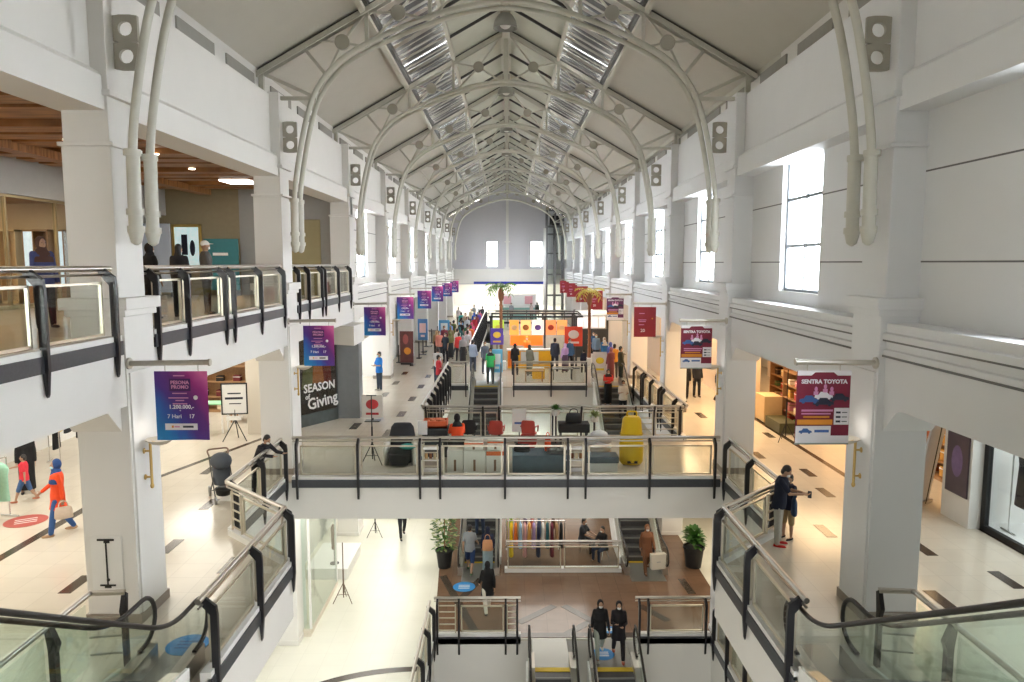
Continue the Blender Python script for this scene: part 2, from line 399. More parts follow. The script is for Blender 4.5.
# window walls
XW = 6.25
def window_wall(s, i0, i1, n0):
    """walls between columns i..i+1 with a tall window in the middle; i=-1 is the bay before the first column"""
    n = n0
    for i in range(i0, i1):
        ya = CY[i]+.35 if i >= 0 else Y0; yb = CY[i+1]-.35 if i+1 < 9 else YE
        yc = (CY[i]+CY[i+1])/2+.4 if i >= 0 else 7.25
        if i+1 >= 9: continue
        w0, w1 = yc-1.12, yc+1.12; zb, zt = 4.97, 8.22 if True else 0
        zt = 8.0
        mb = MB()
        xa, xb = sorted((s*XW, s*(XW+.3)))
        mb.box(xa, xb, ya, w0, 4.6, 8.6); mb.box(xa, xb, w1, yb, 4.6, 8.6); mb.box(xa, xb, w0, w1, 4.6, zb); mb.box(xa, xb, w0, w1, zt, 8.6)
        g = MB()
        xg = sorted((s*(XW-.004), s*(XW+.01)))
        for z in (5.62, 6.95):
            g.box(xg[0], xg[1], ya, w0, z-.012, z+.012); g.box(xg[0], xg[1], w1, yb, z-.012, z+.012)
        g.box(xg[0], xg[1], ya, yb, 4.955-.012, 4.955+.008) if False else None
        side = 'left' if s < 0 else 'right'
        struct('wall_'+side, mb, WALL if s < 0 else WALLC, f'white wall around the tall window on the {side}')
        struct('trim_wall_joint', g, SEAM)
        wn = thing(f'window_{n}', f'tall bright window, {ORD[max(i,0)] if i>=0 else "partly cut off one"} on the {side} wall', 'window'); wn['kind'] = 'structure'
        fr = MB(); xa, xb = sorted((s*(XW+.12), s*(XW+.18)))
        t = .06
        fr.box(xa, xb, w0, w0+t, zb, zt); fr.box(xa, xb, w1-t, w1, zb, zt); fr.box(xa, xb, w0, w1, zb, zb+t); fr.box(xa, xb, w0, w1, zt-t, zt)
        for z in (5.98, 7.02): fr.box(xa, xb, w0, w1, z-.035, z+.035)
        fr.box(xa, xb, yc-.03, yc+.03, zb, 7.02); fr.box(xa, xb, yc-.02, yc+.02, 7.02, zt)
        fr.build('window_frame', mat('window_frame_grey', (.16, .19, .22), .4), wn)
        pn = MB(); xp = sorted((s*(XW+.145), s*(XW+.155))); pn.box(xp[0], xp[1], w0, w1, zb, zt); pn.build('pane', GLASSW, wn)
        sl = MB(); xq = sorted((s*(XW-.02), s*(XW+.12))); sl.box(xq[0], xq[1], w0-.05, w1+.05, zb-.03, zb); sl.build('sill', WHITE, wn)
        n += 1
    return n
nw = window_wall(1, -1, 8, 1)
nw = window_wall(-1, 2, 8, nw)
mb = MB()
for s in (-1, 1):
    for y0, y1 in ((CY[8]+.3, YE),): 
        xs = sorted((s*XW, s*(XW+.3))); mb.box(xs[0], xs[1], y0, y1, 4.6, 8.6)
struct('wall_end_returns', mb, WALL)

# ------------------------------------------------------------------ far wall
mb = MB()
wins = [(-2.2, -1.05), (2.5, 3.75)]; z0, z1 = 5.2, 7.9
mb.box(-6.6, 6.6, YE, YE+.3, 3.3, z0); 
xs = [-6.6, wins[0][0], wins[0][1], wins[1][0], wins[1][1], 6.6]
for a, b in ((0, 1), (2, 3), (4, 5)): mb.box(xs[a], xs[b], YE, YE+.3, z0, z1)
mb.box(-6.6, 6.6, YE, YE+.3, z1, 10.3)
mb.prism([(-6.6, 10.3), (6.6, 10.3), (0, 14.0)], lambda u, v, w: (u, w, v), YE, YE+.3)
struct('wall_far', mb, mat('lilac_white_paint', (.62, .61, .65), .7, var=.03), 'pale end wall with two windows')
mb = MB(); mb.box(-6.6, 6.6, YE-.35, YE, 3.45, 4.9); mb.box(-6.6, 6.6, YE-.45, YE, 4.75, 4.95)
struct('wall_far_band', mb, WALL, 'white band below the end wall windows')
mb = MB(); mb.box(-.14, .14, YE-.12, YE, 4.9, 12.6)
for z in (5.0, 7.8): mb.box(-.3, .3, YE-.18, YE, z, z+.12)
struct('wall_far_rib', mb, WALL)
for k, (a, b) in enumerate(wins):
    wn = thing(f'window_{nw+k}', f"{'left' if k == 0 else 'right'} window in the pale end wall", 'window'); wn['kind'] = 'structure'
    fr = MB(); t = .05
    fr.box(a, a+t, YE+.1, YE+.16, z0, z1); fr.box(b-t, b, YE+.1, YE+.16, z0, z1); fr.box(a, b, YE+.1, YE+.16, z0, z0+t); fr.box(a, b, YE+.1, YE+.16, z1-t, z1); fr.box((a+b)/2-.02, (a+b)/2+.02, YE+.1, YE+.16, z0, z1)
    fr.build('window_frame', WHITE, wn); pn = MB(); pn.box(a, b, YE+.12, YE+.13, z0, z1); pn.build('pane', GLASSW, wn)
o = MB().box(-3.6, 4.2, YE-.42, YE-.36, 3.36, 3.62).build('fascia_sign', mat('blue_sign_band', '#2b3f9e', .4), None)
tag(o, 'long blue sign band under the pale end wall', 'sign')

wbk = MB(); wbk.box(-14.3, 14.3, Y0-.3, Y0, -9.7, 10.3); wbk.prism([(-7, 10.3), (7, 10.3), (0, 14.3)], lambda u, v, w: (u, w, v), Y0-.3, Y0)
struct('wall_rear', wbk, WALL, 'rear wall of the hall behind the viewer')
wbk = MB(); wbk.box(-W, W, Y0, -1.0, 3.6, 4.4); struct('floor_rear_bridge', wbk, FLOORM, 'upper floor where the viewer stands')
wbk = MB(); wbk.box(-14.3, -14, Y0, 11, -9.7, LG); wbk.box(14, 14.3, Y0, 11, -9.7, LG); struct('wall_basement_sides', wbk, WALL)
# ------------------------------------------------------------------ roof
EX, EZ, RZ = 6.45, 10.42, 14.03
SL = (RZ-EZ)/EX
def rz_at(x): return RZ-SL*abs(x)
def roof_strip(mb, xa, xb, s, y0, y1, th=.06, dz=0.):
    mb.prism([(s*xa, rz_at(xa)+dz), (s*xb, rz_at(xb)+dz), (s*xb, rz_at(xb)+dz+th), (s*xa, rz_at(xa)+dz+th)], lambda u, v, w: (u, w, v), y0, y1)
for s, nm in ((-1, 'left'), (1, 'right')):
    mb = MB(); roof_strip(mb, 3.62, EX+.6, s, Y0, YE+.3); struct('roof_board_'+nm, mb, ROOFP, f'lower board slope of the roof on the {nm}')
    mb = MB(); roof_strip(mb, 0, 1.88, s, Y0, YE+.3, .03); struct('roof_sheet_'+nm, mb, POLY, f'translucent ridge sheets of the roof on the {nm}')
    mb = MB()
    for k in range(len(YS)-1):
        a, b = YS[k], YS[k+1]; n = 16; dark = k % 3
        for j in range(n):
            y = a+(b-a)*(j+.5)/n
            p = Vector((s*1.9, y, rz_at(1.9)+.05)); q = Vector((s*3.6, y, rz_at(3.6)+.05))
            mb.beam(p, q, (.22, .30, .17, .27)[j % 4], .02, up=Vector((0, (-.12, .05, -.2)[j % 3], 1)).normalized())
    struct('roof_louvre_'+nm, mb, mat('louvre_blade', (.42, .41, .38), .35, .5), f'louvre blades of the roof strip on the {nm}')
    mb = MB(); y = Y0; jj = 0  # added opaque sheets keep out the sky so louvre gaps stay dark
    while y < YE+.3:
        w_ = 2.3 if jj % 2 else 1.6; roof_strip(mb, 1.86, 3.64, s, y, min(YE+.3, y+w_), .02, .26); y += w_+(.10 if jj % 3 == 0 else .03); jj += 1
    struct('roof_louvre_backing_'+nm, mb, mat('louvre_backing', (.07, .07, .075), .6), f'dark backing above the louvres on the {nm}')
    mb = MB(); roof_strip(mb, 1.86, 3.64, s, Y0, YE+.3, .015, .34); struct('roof_glazing_'+nm, mb, glass('roof_glass', (.55, .58, .60), .1), f'glass strip above the louvres on the {nm}')
    mb = MB(); mb.prism([(s*3.5, rz_at(3.5)-.20), (s*3.62, rz_at(3.62)-.20), (s*3.62, rz_at(3.62)+.06), (s*3.5, rz_at(3.5)+.06)], lambda u, v, w: (u, w, v), Y0, YE)
    mb.prism([(s*1.82, rz_at(1.82)-.18), (s*1.92, rz_at(1.92)-.18), (s*1.92, rz_at(1.92)+.06), (s*1.82, rz_at(1.82)+.06)], lambda u, v, w: (u, w, v), Y0, YE)
    mb.prism([(s*(EX-.05), rz_at(EX)-.12), (s*(EX+.2), rz_at(EX)-.12), (s*(EX+.2), rz_at(EX+.2)), (s*(EX-.05), rz_at(EX-.05))], lambda u, v, w: (u, w, v), Y0, YE)
    struct('roof_purlin_'+nm, mb, STEELW, f'long purlins of the roof on the {nm}')
    mb = MB(); mb.prism([(s*3.42, rz_at(3.42)-.10), (s*3.5, rz_at(3.5)-.10), (s*3.5, rz_at(3.5)+.06), (s*3.42, rz_at(3.42)+.06)], lambda u, v, w: (u, w, v), Y0, YE)
    struct('roof_channel_'+nm, mb, DARKS)
    mb = MB()
    for k in range(len(YS)-1):
        for j in range(1, 3):
            y = YS[k]+(YS[k+1]-YS[k])*j/3
            mb.beam((s*.1, y, rz_at(.1)-.05), (s*1.86, y, rz_at(1.86)-.05), .05, .09)
    struct('roof_sheet_bars_'+nm, mb, DARKS)
mb = MB(); mb.box(-.13, .13, Y0, YE, RZ-.42, RZ-.12); mb.box(-.2, .2, Y0, YE, RZ-.12, RZ-.06)
struct('roof_ridge_beam', mb, STEELW, 'long ridge beam down the middle of the roof')

ARCH = [(5.40, 6.12), (5.385, 7.2), (5.27, 8.1), (5.03, 9.2), (4.70, 10.02), (4.05, 10.72), (3.0, 11.28), (1.73, 11.77), (.85, 12.0), (0, 12.1)]
def spline(P, n=6):
    out = []
    for i in range(len(P)-1):
        p0 = P[max(i-1, 0)]; p1 = P[i]; p2 = P[i+1]; p3 = P[min(i+2, len(P)-1)]
        for k in range(n):
            t = k/n
            out.append(tuple(.5*(2*p1[j]+(p2[j]-p0[j])*t+(2*p0[j]-5*p1[j]+4*p2[j]-p3[j])*t*t+(3*p1[j]-p0[j]-3*p2[j]+p3[j])*t**3) for j in range(len(p1))))
    return out+[tuple(P[-1])]
AH = spline(ARCH)
def arch_z(x):
    x = abs(x)
    for (xa, za), (xb, zb) in zip(AH, AH[1:]):
        if xb <= x <= xa and xa != xb: return za+(zb-za)*(xa-x)/(xa-xb)
    return 12.1
def make_truss():
    t = thing('roof_truss', '', 'roof truss')
    full = [(-x, z) for x, z in AH]+[(x, z) for x, z in AH[::-1]][1:]
    for d in (-.26, .26):
        mb = MB(); mb.tube([(x, d, z) for x, z in full], .062, 10)
        mb.build('arch_pipe', STEELW, t, smooth=50)
        for s in (-1, 1):
            c = MB(); c.tube([(s*5.40, d, 6.1), (s*5.385, d, 7.2)], .095, 12)
            for z in (6.05, 6.3, 7.15): c.tube([(s*5.395, d, z), (s*5.395, d, z+.09)], .12, 12)
            c.lathe([(.02, 5.86), (.075, 5.9), (.11, 6.05)], (s*5.40, d, 0), 12)
            c.build('pipe_foot', STEELW, t, smooth=45)
    for s in (-1, 1):                       # plate with two round holes against the column
        mb = MB(); z0, z1 = 8.42, 9.2; n = 16
        for yy in (-.02, .02): pass
        # plate as ring of quads round two holes, in XZ
        xa, xb = s*5.70, s*5.34
        def holeplate(zc, zlo, zhi):
            rr = .105; xc = (xa+xb)/2; vs = []; 
            outer = []
            for k in range(n):
                a = 2*math.pi*k/n; dx, dz = math.cos(a), math.sin(a)
                hx = abs(xa-xc) if True else 0
                tt = min(.18/abs(dx) if abs(dx) > 1e-6 else 9, ((zhi-zc) if dz > 0 else (zc-zlo))/abs(dz) if abs(dz) > 1e-6 else 9)
                outer.append((xc+dx*tt, zc+dz*tt))
            inner = [(xc+rr*math.cos(2*math.pi*k/n), zc+rr*math.sin(2*math.pi*k/n)) for k in range(n)]
            for y in (-.03, .03):
                pass
            vs = [(x, -.03, z) for x, z in outer]+[(x, -.03, z) for x, z in inner]+[(x, .03, z) for x, z in outer]+[(x, .03, z) for x, z in inner]
            fs = []
            for k in range(n):
                j = (k+1) % n
                fs += [(k, j, n+j, n+k), (2*n+k, 3*n+k, 3*n+j, 2*n+j), (k, 2*n+k, 2*n+j, j), (n+k, n+j, 3*n+j, 3*n+k)]
            mb.add(vs, fs)
        holeplate(8.615, 8.42, 8.81); holeplate(9.005, 8.81, 9.2)
        mb.build('hole_plate', GUSS, t)
    # top chord pair
    for s in (-1, 1):
        mb = MB()
        for d in (-.13, .13):
            mb.beam((s*6.4, d, rz_at(6.4)-.16), (0, d, RZ-.16), .06, .12)
        mb.build('top_chord', STEELW, t)
        mb = MB(); mb.beam((s*6.4, 0, rz_at(6.4)-.05), (0, 0, RZ-.05), .14, .05); mb.build('chord_cap', DARKS, t)
        nodes = [0., 1.9, 3.5, 4.95]
        for p_, q_, w_ in (((s*1.9, arch_z(1.9)), (s*1.9, rz_at(1.9)-.16), .09), ((s*3.5, arch_z(3.5)), (s*3.5, rz_at(3.5)-.16), .09), ((s*6.2, 9.75), (s*6.2, rz_at(6.2)-.1), .12), ((s*6.3, 9.78), (s*4.82, 9.78), .09), ((s*6.15, rz_at(6.15)-.2), (s*4.85, 9.8), .08), ((s*4.5, arch_z(4.5)), (s*5.1, rz_at(5.1)-.16), .08)):
            mb = MB(); mb.beam((p_[0], 0, p_[1]), (q_[0], 0, q_[1]), w_, w_); mb.build('web_post', STEELW, t)
        if s > 0:
            mb = MB(); mb.beam((0, 0, 12.1), (0, 0, RZ-.2), .16, .2); mb.build('king_post', STEELW, t)
        for (xa, xb) in ((.08, 1.9), (1.9, 3.5), (3.5, 4.75)):
            xm = (xa+xb)/2; zc = (arch_z(xm)+rz_at(xm)-.16)/2
            if xa > 3: zc += .05
            mb = MB()
            for x, z in ((xa, arch_z(xa)), (xb, arch_z(xb)), (xa, rz_at(xa)-.16), (xb, rz_at(xb)-.16)):
                mb.beam((s*xm, 0, zc), (s*x, 0, z), .055, .055)
            mb.build('cross_brace', STEELW, t)
            mb = MB(); mb.tube([(s*xm, -.05, zc), (s*xm, .05, zc)], .19, 18); mb.build('round_gusset', GUSS, t, smooth=40)
    return t
T0 = make_truss(); T0.location = (0, CY[0]-.22, 0)
T0['label'] = 'nearest white steel roof truss, its curved pipes running down to the first columns'; T0['group'] = 'arched roof trusses'
for i in range(1, 9):
    dup(T0, (0, CY[i]-.22, 0), label=f'{ORD[i]} white arched steel roof truss counted from the viewer' if i < 8 else 'last white arched steel roof truss, against the pale end wall')
def make_lamp():
    t = thing('pendant_lamp', '', 'lamp')
    mb = MB(); mb.tube([(0, 0, 1.3), (0, 0, .3)], .09, 10); mb.box(-.14, .14, -.14, .14, .35, .75); mb.build('stem', GUSS, t, smooth=40)
    mb = MB(); mb.lathe([(.10, .42), (.2, .36), (.30, .2), (.34, 0), (.31, 0), (.26, .18), (.08, .32)], n=20); mb.build('lamp_shade', mat('grey_lamp_shade', (.3, .3, .27), .4), t, smooth=40)
    mb = MB(); mb.ell((0, 0, .12), (.16, .16, .13)); mb.build('bulb', mat('lamp_bulb', (.8, .8, .75), .3), t, smooth=60)
    return t
LP = make_lamp(); LP['group'] = 'pendant lamps along the ridge'
for i in range(7):
    y = 21.2+8.1*i
    if i == 0: LP.location = (0, y, 12.1); LP['label'] = 'largest grey dome lamp hanging under the ridge beam'
    else: dup(LP, (0, y, 12.1), label=f'{ORD[i]} grey dome lamp from the viewer under the ridge beam')

# ------------------------------------------------------------------ guard rails
FINP = [(-.15, 1.12), (-.11, 1.16), (.085, 1.0), (.10, .88), (.095, -.10), (.065, -.43), (.05, -.47), (.035, -.43), (.01, -.12), (.0, .1), (.0, .88), (-.15, 1.06)]
def guard_rail(label, p0, p1, out, zf, posts, panels, band=True, group='steel and glass guard rails'):
    """p0->p1 is the slab edge (2D); out = side sign: +1 when the void lies to the right of p0->p1"""
    p0 = Vector((p0[0], p0[1], 0)); p1 = Vector((p1[0], p1[1], 0)); d = (p1-p0); L = d.length; d.normalize()
    n = Vector((d.y, -d.x, 0))*out
    t = thing('guard_rail', label, 'railing', (p0.x, p0.y, zf), 0, group)
    def w(a, o, z): v = d*a+n*o; return (v.x, v.y, z)
    mb = MB(); mb.tube([w(0, -.10, 1.12), w(L, -.10, 1.12)], .042, 12); mb.tube([w(0, -.10, 1.03), w(L, -.10, 1.03)], .018, 8); mb.build('handrail', STEEL, t, smooth=40)
    if band:
        mb = MB(); mb.prism([(-.02, -.16), (.05, -.16), (.05, .05), (-.02, .05)], lambda u, v, ww: w(ww, u, v), 0, L); mb.build('stone_band', BAND, t)
        mb = MB(); mb.prism([(-.12, .0), (.03, .0), (.03, .13), (-.12, .13)], lambda u, v, ww: w(ww, u, v), 0, L); mb.build('kerb', WHITE, t)
    for a in posts:
        mb = MB(); mb.prism(FINP, lambda u, v, ww: w(ww, u, v), a-.028, a+.028)
        mb.build('post', FIN, t)
    for a, b, kind in panels:
        if kind == 'g':
            mb = MB(); z0, z1 = .16, .93; o = -.05
            for (aa, bb, za, zb) in ((a, a+.035, z0, z1), (b-.035, b, z0, z1), (a, b, z0, z0+.035), (a, b, z1-.035, z1)):
                mb.prism([(o-.02, za), (o+.02, za), (o+.02, zb), (o-.02, zb)], lambda u, v, ww: w(ww, u, v), aa, bb)
            f = mb.build('panel_frame', FRAMEC, t)
            mb = MB(); mb.prism([(o-.005, z0+.03), (o+.005, z0+.03), (o+.005, z1-.03), (o-.005, z1-.03)], lambda u, v, ww: w(ww, u, v), a+.03, b-.03)
            mb.build('glass_pane', GLASS, f)
        else:
            mb = MB(); o = -.05
            for z in (.2, .38, .56, .74, .92): mb.tube([w(a, o, z), w(b, o, z)], .018, 6)
            for x in (a, b): mb.prism([(o-.02, .13), (o+.02, .13), (o+.02, .95), (o-.02, .95)], lambda u, v, ww: w(ww, u, v), x-.015, x+.015)
            mb.build('ladder_bars', FRAMEC, t, smooth=40)
    return t
def auto_panels(posts, m=.07): return [(a+m, b-m, 'g' if b-a > .65 else 'l') for a, b in zip(posts, posts[1:]) if b-a > .3]
# middle level, near
for s, nm in ((-1, 'left'), (1, 'right')):
    q = [.15, 1.95, 3.7]
    guard_rail(f'railing along the near {nm} landing beside the {nm} escalator newel', (s*3.95, 9.3), (s*3.95, 13.1), 1 if s < 0 else -1, 0, q, auto_panels(q))
    L = math.hypot(1.69, 1.62)
    guard_rail(f'short slanted railing joining the near {nm} landing to the {nm} walkway', (s*3.95, 13.1), (s*5.64, 14.72), 1 if s < 0 else -1, 0, [.12], [(.2, 1.75, 'g'), (1.85, 2.25, 'l')])
    q = [.1, 1.8, 3.5] if s < 0 else [.1, 1.7, 3.45]
    guard_rail(f'railing along the {nm} walkway edge just before the bridge', (s*5.64, 14.72), (s*5.64, 18.35), 1 if s < 0 else -1, 0, q, auto_panels(q))
bx = [-5.36, -3.79, -2.2, -1.68, -.01, 1.61, 2.07, 3.72, 5.4]
q = [x+5.5 for x in bx]
guard_rail('long front railing across the near side of the bridge', (-5.5, 18.4), (5.55, 18.4), 1, 0, q, auto_panels(q))
q = [.1, 1.9, 2.4, 4.1, 5.0, 6.7, 7.3, 8.1]
guard_rail('rear railing across the far side of the bridge', (-2.62, 22.7), (5.6, 22.7), -1, 0, q, [(.15, .55, 'l'), (.6, 1.85, 'g'), (1.95, 2.35, 'g'), (2.45, 4.05, 'g'), (4.2, 4.9, 'g'), (5.05, 6.65, 'g'), (6.8, 7.25, 'l'), (7.35, 8.05, 'l')])
q = [.2+1.15*i for i in range(9)]
guard_rail('railing with many black posts on the left edge of the far escalator well', (-2.55, 22.75), (-2.55, 32.85), 1, 0, q, auto_panels(q))
q = [.3, 1.3, 3.2, 3.7, 5.3, 6.8, 7.2, 9.]
guard_rail('railing with black posts on the right edge of the far escalator well', (W-.03, 22.75), (W-.03, 32.85), -1, 0, q, auto_panels(q))
q = [.05, 1.75, 3.35]
guard_rail('railing on the platform edge between the two far escalators', (.28, 32.9), (3.68, 32.9), 1, 0, q, auto_panels(q))
guard_rail('short railing left of the far left escalator top', (-2.55, 32.9), (-1.75, 32.9), 1, 0, [.7], [(.08, .63, 'g')])
q = [.2+1.05*i for i in range(28)]
guard_rail('very long dark railing beside the crowd queueing on the far left', (-1.95, 39.9), (-1.95, 69.5), 1, 0, q, auto_panels(q))
q = [.2, 2., 3.8, 5.6, 7.4]
guard_rail('distant railing across the end of the far opening', (-1.95, 69.5), (W, 69.5), 1, 0, q, auto_panels(q))
guard_rail('far dark railing seen left of the green palm crown', (-2.6, 81.5), (1.4, 81.5), 1, 0, [.2, 1.3, 2.4, 3.7], [(.25, 1.2, 'g'), (1.35, 2.3, 'g'), (2.45, 3.6, 'g')])
# upper balcony, left
guard_rail('balcony railing in front of the nearest shop on the upper left', (-W-.03, 3.2), (-W-.03, 10.85), 1, L2, [.5, 2.3, 4.05, 5.8, 7.45], [(.6, 2.2, 'g'), (2.4, 3.95, 'g'), (4.15, 5.7, 'g'), (5.9, 7.3, 'g')])
q = [y-11.85 for y in (11.95, 13.1, 14.85, 15.3, 17.0, 18.75)]
guard_rail('balcony railing between the first and second left columns', (-W-.03, 11.85), (-W-.03, 18.95), 1, L2, q, auto_panels(q))
q = [y-19.95 for y in (20.1, 21.1, 22.6, 23.0, 24.8, 26.7)]
guard_rail('balcony railing between the second and third left columns', (-W-.03, 19.95), (-W-.03, 27.05), 1, L2, q, auto_panels(q))
# ground floor
guard_rail('ground floor railing on the left above the escalator well', (-2., 19.4), (.42, 19.4), 1, LG, [.1, .7, 2.0, 2.32], [(.12, .6, 'l'), (.75, 1.95, 'g'), (2.04, 2.3, 'l')])
guard_rail('ground floor railing on the right above the escalator well', (3.62, 19.4), (5.72, 19.4), 1, LG, [.1, .35, 1.95], [(.4, 1.9, 'g')])
q = [.3, 1.5, 2.9, 4.4, 6.]
guard_rail('ground floor railing running toward the viewer on the left of the well', (-2., 19.3), (-2., 12.9), -1, LG, q, auto_panels(q))
guard_rail('ground floor railing running toward the viewer on the right of the well', (5.74, 19.3), (5.74, 12.9), 1, LG, q, auto_panels(q))
guard_rail('bright steel railing between the feet of the far escalators', (.0, 23.75), (3.85, 23.75), -1, LG, [], [(.05, 1.85, 'g'), (1.95, 3.8, 'g')], band=False)
struct('trim_well_kerb', MB().box(-.05, 3.9, 23.7, 23.95, LG, LG+.14), WHITE, 'white kerb under the bright steel railing')
# guard rails beside the near escalators
for s, nm in ((-1, 'left'), (1, 'right')):
    t = thing('escalator_guard', f'low steel guard with dark posts around the {nm} near escalator foot', 'railing', (0, 0, 0), 0, 'escalator side guards')
    mb = MB(); mb.tube([(s*5.66, 4.2, 1.1), (s*5.66, 9.62, 1.1), (s*5.2, 9.66, 1.1)], .04, 10)
    mb.build('handrail', STEEL, t, smooth=40)
    for z in (.25, .5, .78): MB().tube([(s*5.66, 9.55, z), (s*5.24, 9.62, z)], .016, 8).build('cross_bar', STEEL, t, smooth=40)
    for (x, y) in ((5.22, 9.66), (5.62, 8.7), (5.62, 6.9)):
        mb = MB(); a = (y < 9.6)
        P = [(-.03, 0), (.05, 0), (.05, .75), (.09, .86), (.0, 1.10), (-.06, 1.06), (-.03, .8)]
        if a: mb.prism(P, lambda u, v, w: (s*(x-u), w, v), y-.05, y+.05)
        else: mb.prism(P, lambda u, v, w: (w, y-u, v), s*x-.03, s*x+.03)
        mb.build('post', FIN, t)
    mb = MB(); mb.box(*sorted((s*5.655, s*5.665)), 4.2, 8.6, .12, 1.0); mb.box(*sorted((s*5.655, s*5.665)), 8.76, 9.5, .12, 1.0); mb.build('glass_pane', GLASSG, t)

# ------------------------------------------------------------------ escalators
STEPM = mat('escalator_step_metal', (.10, .10, .105), .4, .6, var=.2, scale=20)
YELL = mat('yellow_comb_line', (.75, .52, .03), .5)
PLATE = mat('landing_plate_metal', (.35, .35, .33), .35, .8, var=.1, scale=60)
def escalator(label, x0, x1, yl, zl, yu, zu, ext=1.0, plate=.6):
    """x0/x1: handrail centre lines; (yl,zl)/(yu,zu): lower and upper comb"""
    s = 1 if yu > yl else -1; run = abs(yu-yl); rise = zu-zl; k = rise/run
    t = thing('escalator', label, 'escalator', ((x0+x1)/2, yl, zl), 0, 'escalators')
    hw = (x1-x0)/2
    def Y(a): return s*a
    # step chain
    mb = MB(); n = int(round(rise/.2)); dz = rise/n; dy = run/n
    for i in range(n):
        mb.prism([(Y(dy*i), dz*i-.25), (Y(dy*i), dz*(i+1)-.03), (Y(dy*i+.02), dz*(i+1)), (Y(dy*(i+1)), dz*(i+1)), (Y(dy*(i+1)), dz*i-.25)], lambda u, v, w: (w, u, v), -hw+.12, hw-.12)
        mb.cur = 1; mb.prism([(Y(dy*i-.004), dz*(i+1)-.035), (Y(dy*i-.004), dz*(i+1)+.003), (Y(dy*i+.03), dz*(i+1)+.003)], lambda u, v, w: (w, u, v), -hw+.12, hw-.12); mb.cur = 0
    mb.build('step', [STEPM, mat('step_edge', (.28, .28, .27), .4, .6)], t)
    for nm, ya, yb, z in (('lower', -ext-.6, 0, 0), ('upper', run, run+ext+plate, rise)):
        mb = MB(); mb.box(-hw+.1, hw-.1, *sorted((Y(ya), Y(yb))), z-.1, z+.012); mb.build('landing_plate', PLATE, t)
        yc = -.02 if nm == 'lower' else run+.02
        mb = MB(); mb.box(-hw+.12, hw-.12, *sorted((Y(yc-.09), Y(yc+.09))), z+.006, z+.022); mb.build('comb_line', YELL, t)
    for sx in (-1, 1):
        x = sx*hw
        # handrail loop in (a,z)
        top = []; zr = .95
        P = [(-ext, zr), (-.3, zr), (.25, zr+.06), (run*.5, rise*.5+zr+.09), (run-.25, rise+zr-.02), (run+.35, rise+zr), (run+ext, rise+zr)]
        # smooth the two bends
        line = [(-ext, zr), (-.35, zr)]
        for j in range(1, 6):
            u = j/6; line.append(((1-u)**2*-.35+2*u*(1-u)*.1+u*u*.6, (1-u)**2*zr+2*u*(1-u)*zr+u*u*(zr+.5*k)))
        line.append((.6, zr+.5*k)); line.append((run-.4, zr+rise-.5*k))
        for j in range(1, 6):
            u = j/6; line.append(((1-u)**2*(run-.4)+2*u*(1-u)*(run+.1)+u*u*(run+.5), (1-u)**2*(zr+rise-.5*k)+2*u*(1-u)*(zr+rise)+u*u*(zr+rise)))
        line += [(run+.5, zr+rise), (run+ext, zr+rise)]
        r = .33
        endl = [(-ext-r*math.sin(R(a)), zr-r+r*math.cos(R(a))) for a in range(170, 0, -17)]
        endu = [(run+ext+r*math.sin(R(a)), rise+zr-r+r*math.cos(R(a))) for a in range(17, 181, 17)]
        path = [(x, Y(a), z) for a, z in [(-ext+.15, zr-2*r-.01)]+endl+line+endu+[(run+ext-.15, rise+zr-2*r-.01)]]
        mb = MB(); mb.tube(path, .031, 8); mb.build('handrail', RUBBER, t, smooth=50)
        # glass balustrade below the rail
        low = [(run+ext, rise+.28), (run+.2, rise+.25), (run-.2, rise+.18), (.3, .32), (-.1, .25), (-ext, .28)]
        poly = endl[2:]+line+endu[:-2]+low
        mb = MB(); mb.prism([(Y(a), z-.02) for a, z in poly], lambda u, v, w: (w, u, v), x-.006, x+.006); mb.build('balustrade_glass', GLASSG, t)
        # skirt and outer cladding
        mb = MB()
        sk = [(-ext-.1, .28), (-.1, .25), (.3, .34), (run-.2, rise+.19), (run+.2, rise+.25), (run+ext+.1, rise+.28), (run+ext+.1, rise-.02), (run+.2, rise-.02), (run, rise-.1), (.2, 0), (0, -.02), (-ext-.1, -.02)]
        mb.prism([(Y(a), z) for a, z in sk], lambda u, v, w: (w, u, v), *sorted((x-sx*.13, x+sx*.04))); mb.build('skirt', STEEL, t)
        mb = MB()
        cl = [(-.2, .26), (.3, .33), (run-.2, rise+.18), (run+.1, rise+.2), (run+.1, rise-.9), (run-.3, rise-.95), (.9, -.35), (-.2, -.35)]
        if True: mb.prism([(Y(a), z) for a, z in cl], lambda u, v, w: (w, u, v), *sorted((x+sx*.045, x+sx*.09))); mb.build('side_cladding', WHITE, t)
    mb = MB(); mb.prism([(Y(run-.3), rise-.95), (Y(run+.1), rise-.9), (Y(run+.1), rise-.85), (Y(run-.3), rise-.88), (Y(.9), -.28), (Y(.9), -.35)], lambda u, v, w: (w, u, v), -hw-.05, hw+.05); mb.build('underside', WHITE, t)
    return t
escalator('near left escalator rising toward the viewer from the middle level', -5.0, -4.25, 9.0, 0., 1.4, L2, .72)
escalator('near right escalator rising toward the viewer from the middle level', 4.03, 4.85, 9.0, 0., 1.4, L2, .62)
escalator('far left escalator from the ground floor up to the platform', -1.58, -.26, 24.6, LG, 32.9, 0.)
escalator('far right escalator from the ground floor up to the platform', 4.03, 5.38, 24.6, LG, 32.9, 0.)
escalator('left one of the two escalators going down into the basement at the bottom', .62, 1.78, 9.4, -9.6, 17.75, LG, .3, 1.3)
escalator('right one of the two escalators going down into the basement at the bottom', 2.2, 3.4, 9.4, -9.6, 17.75, LG, .3, 1.3)

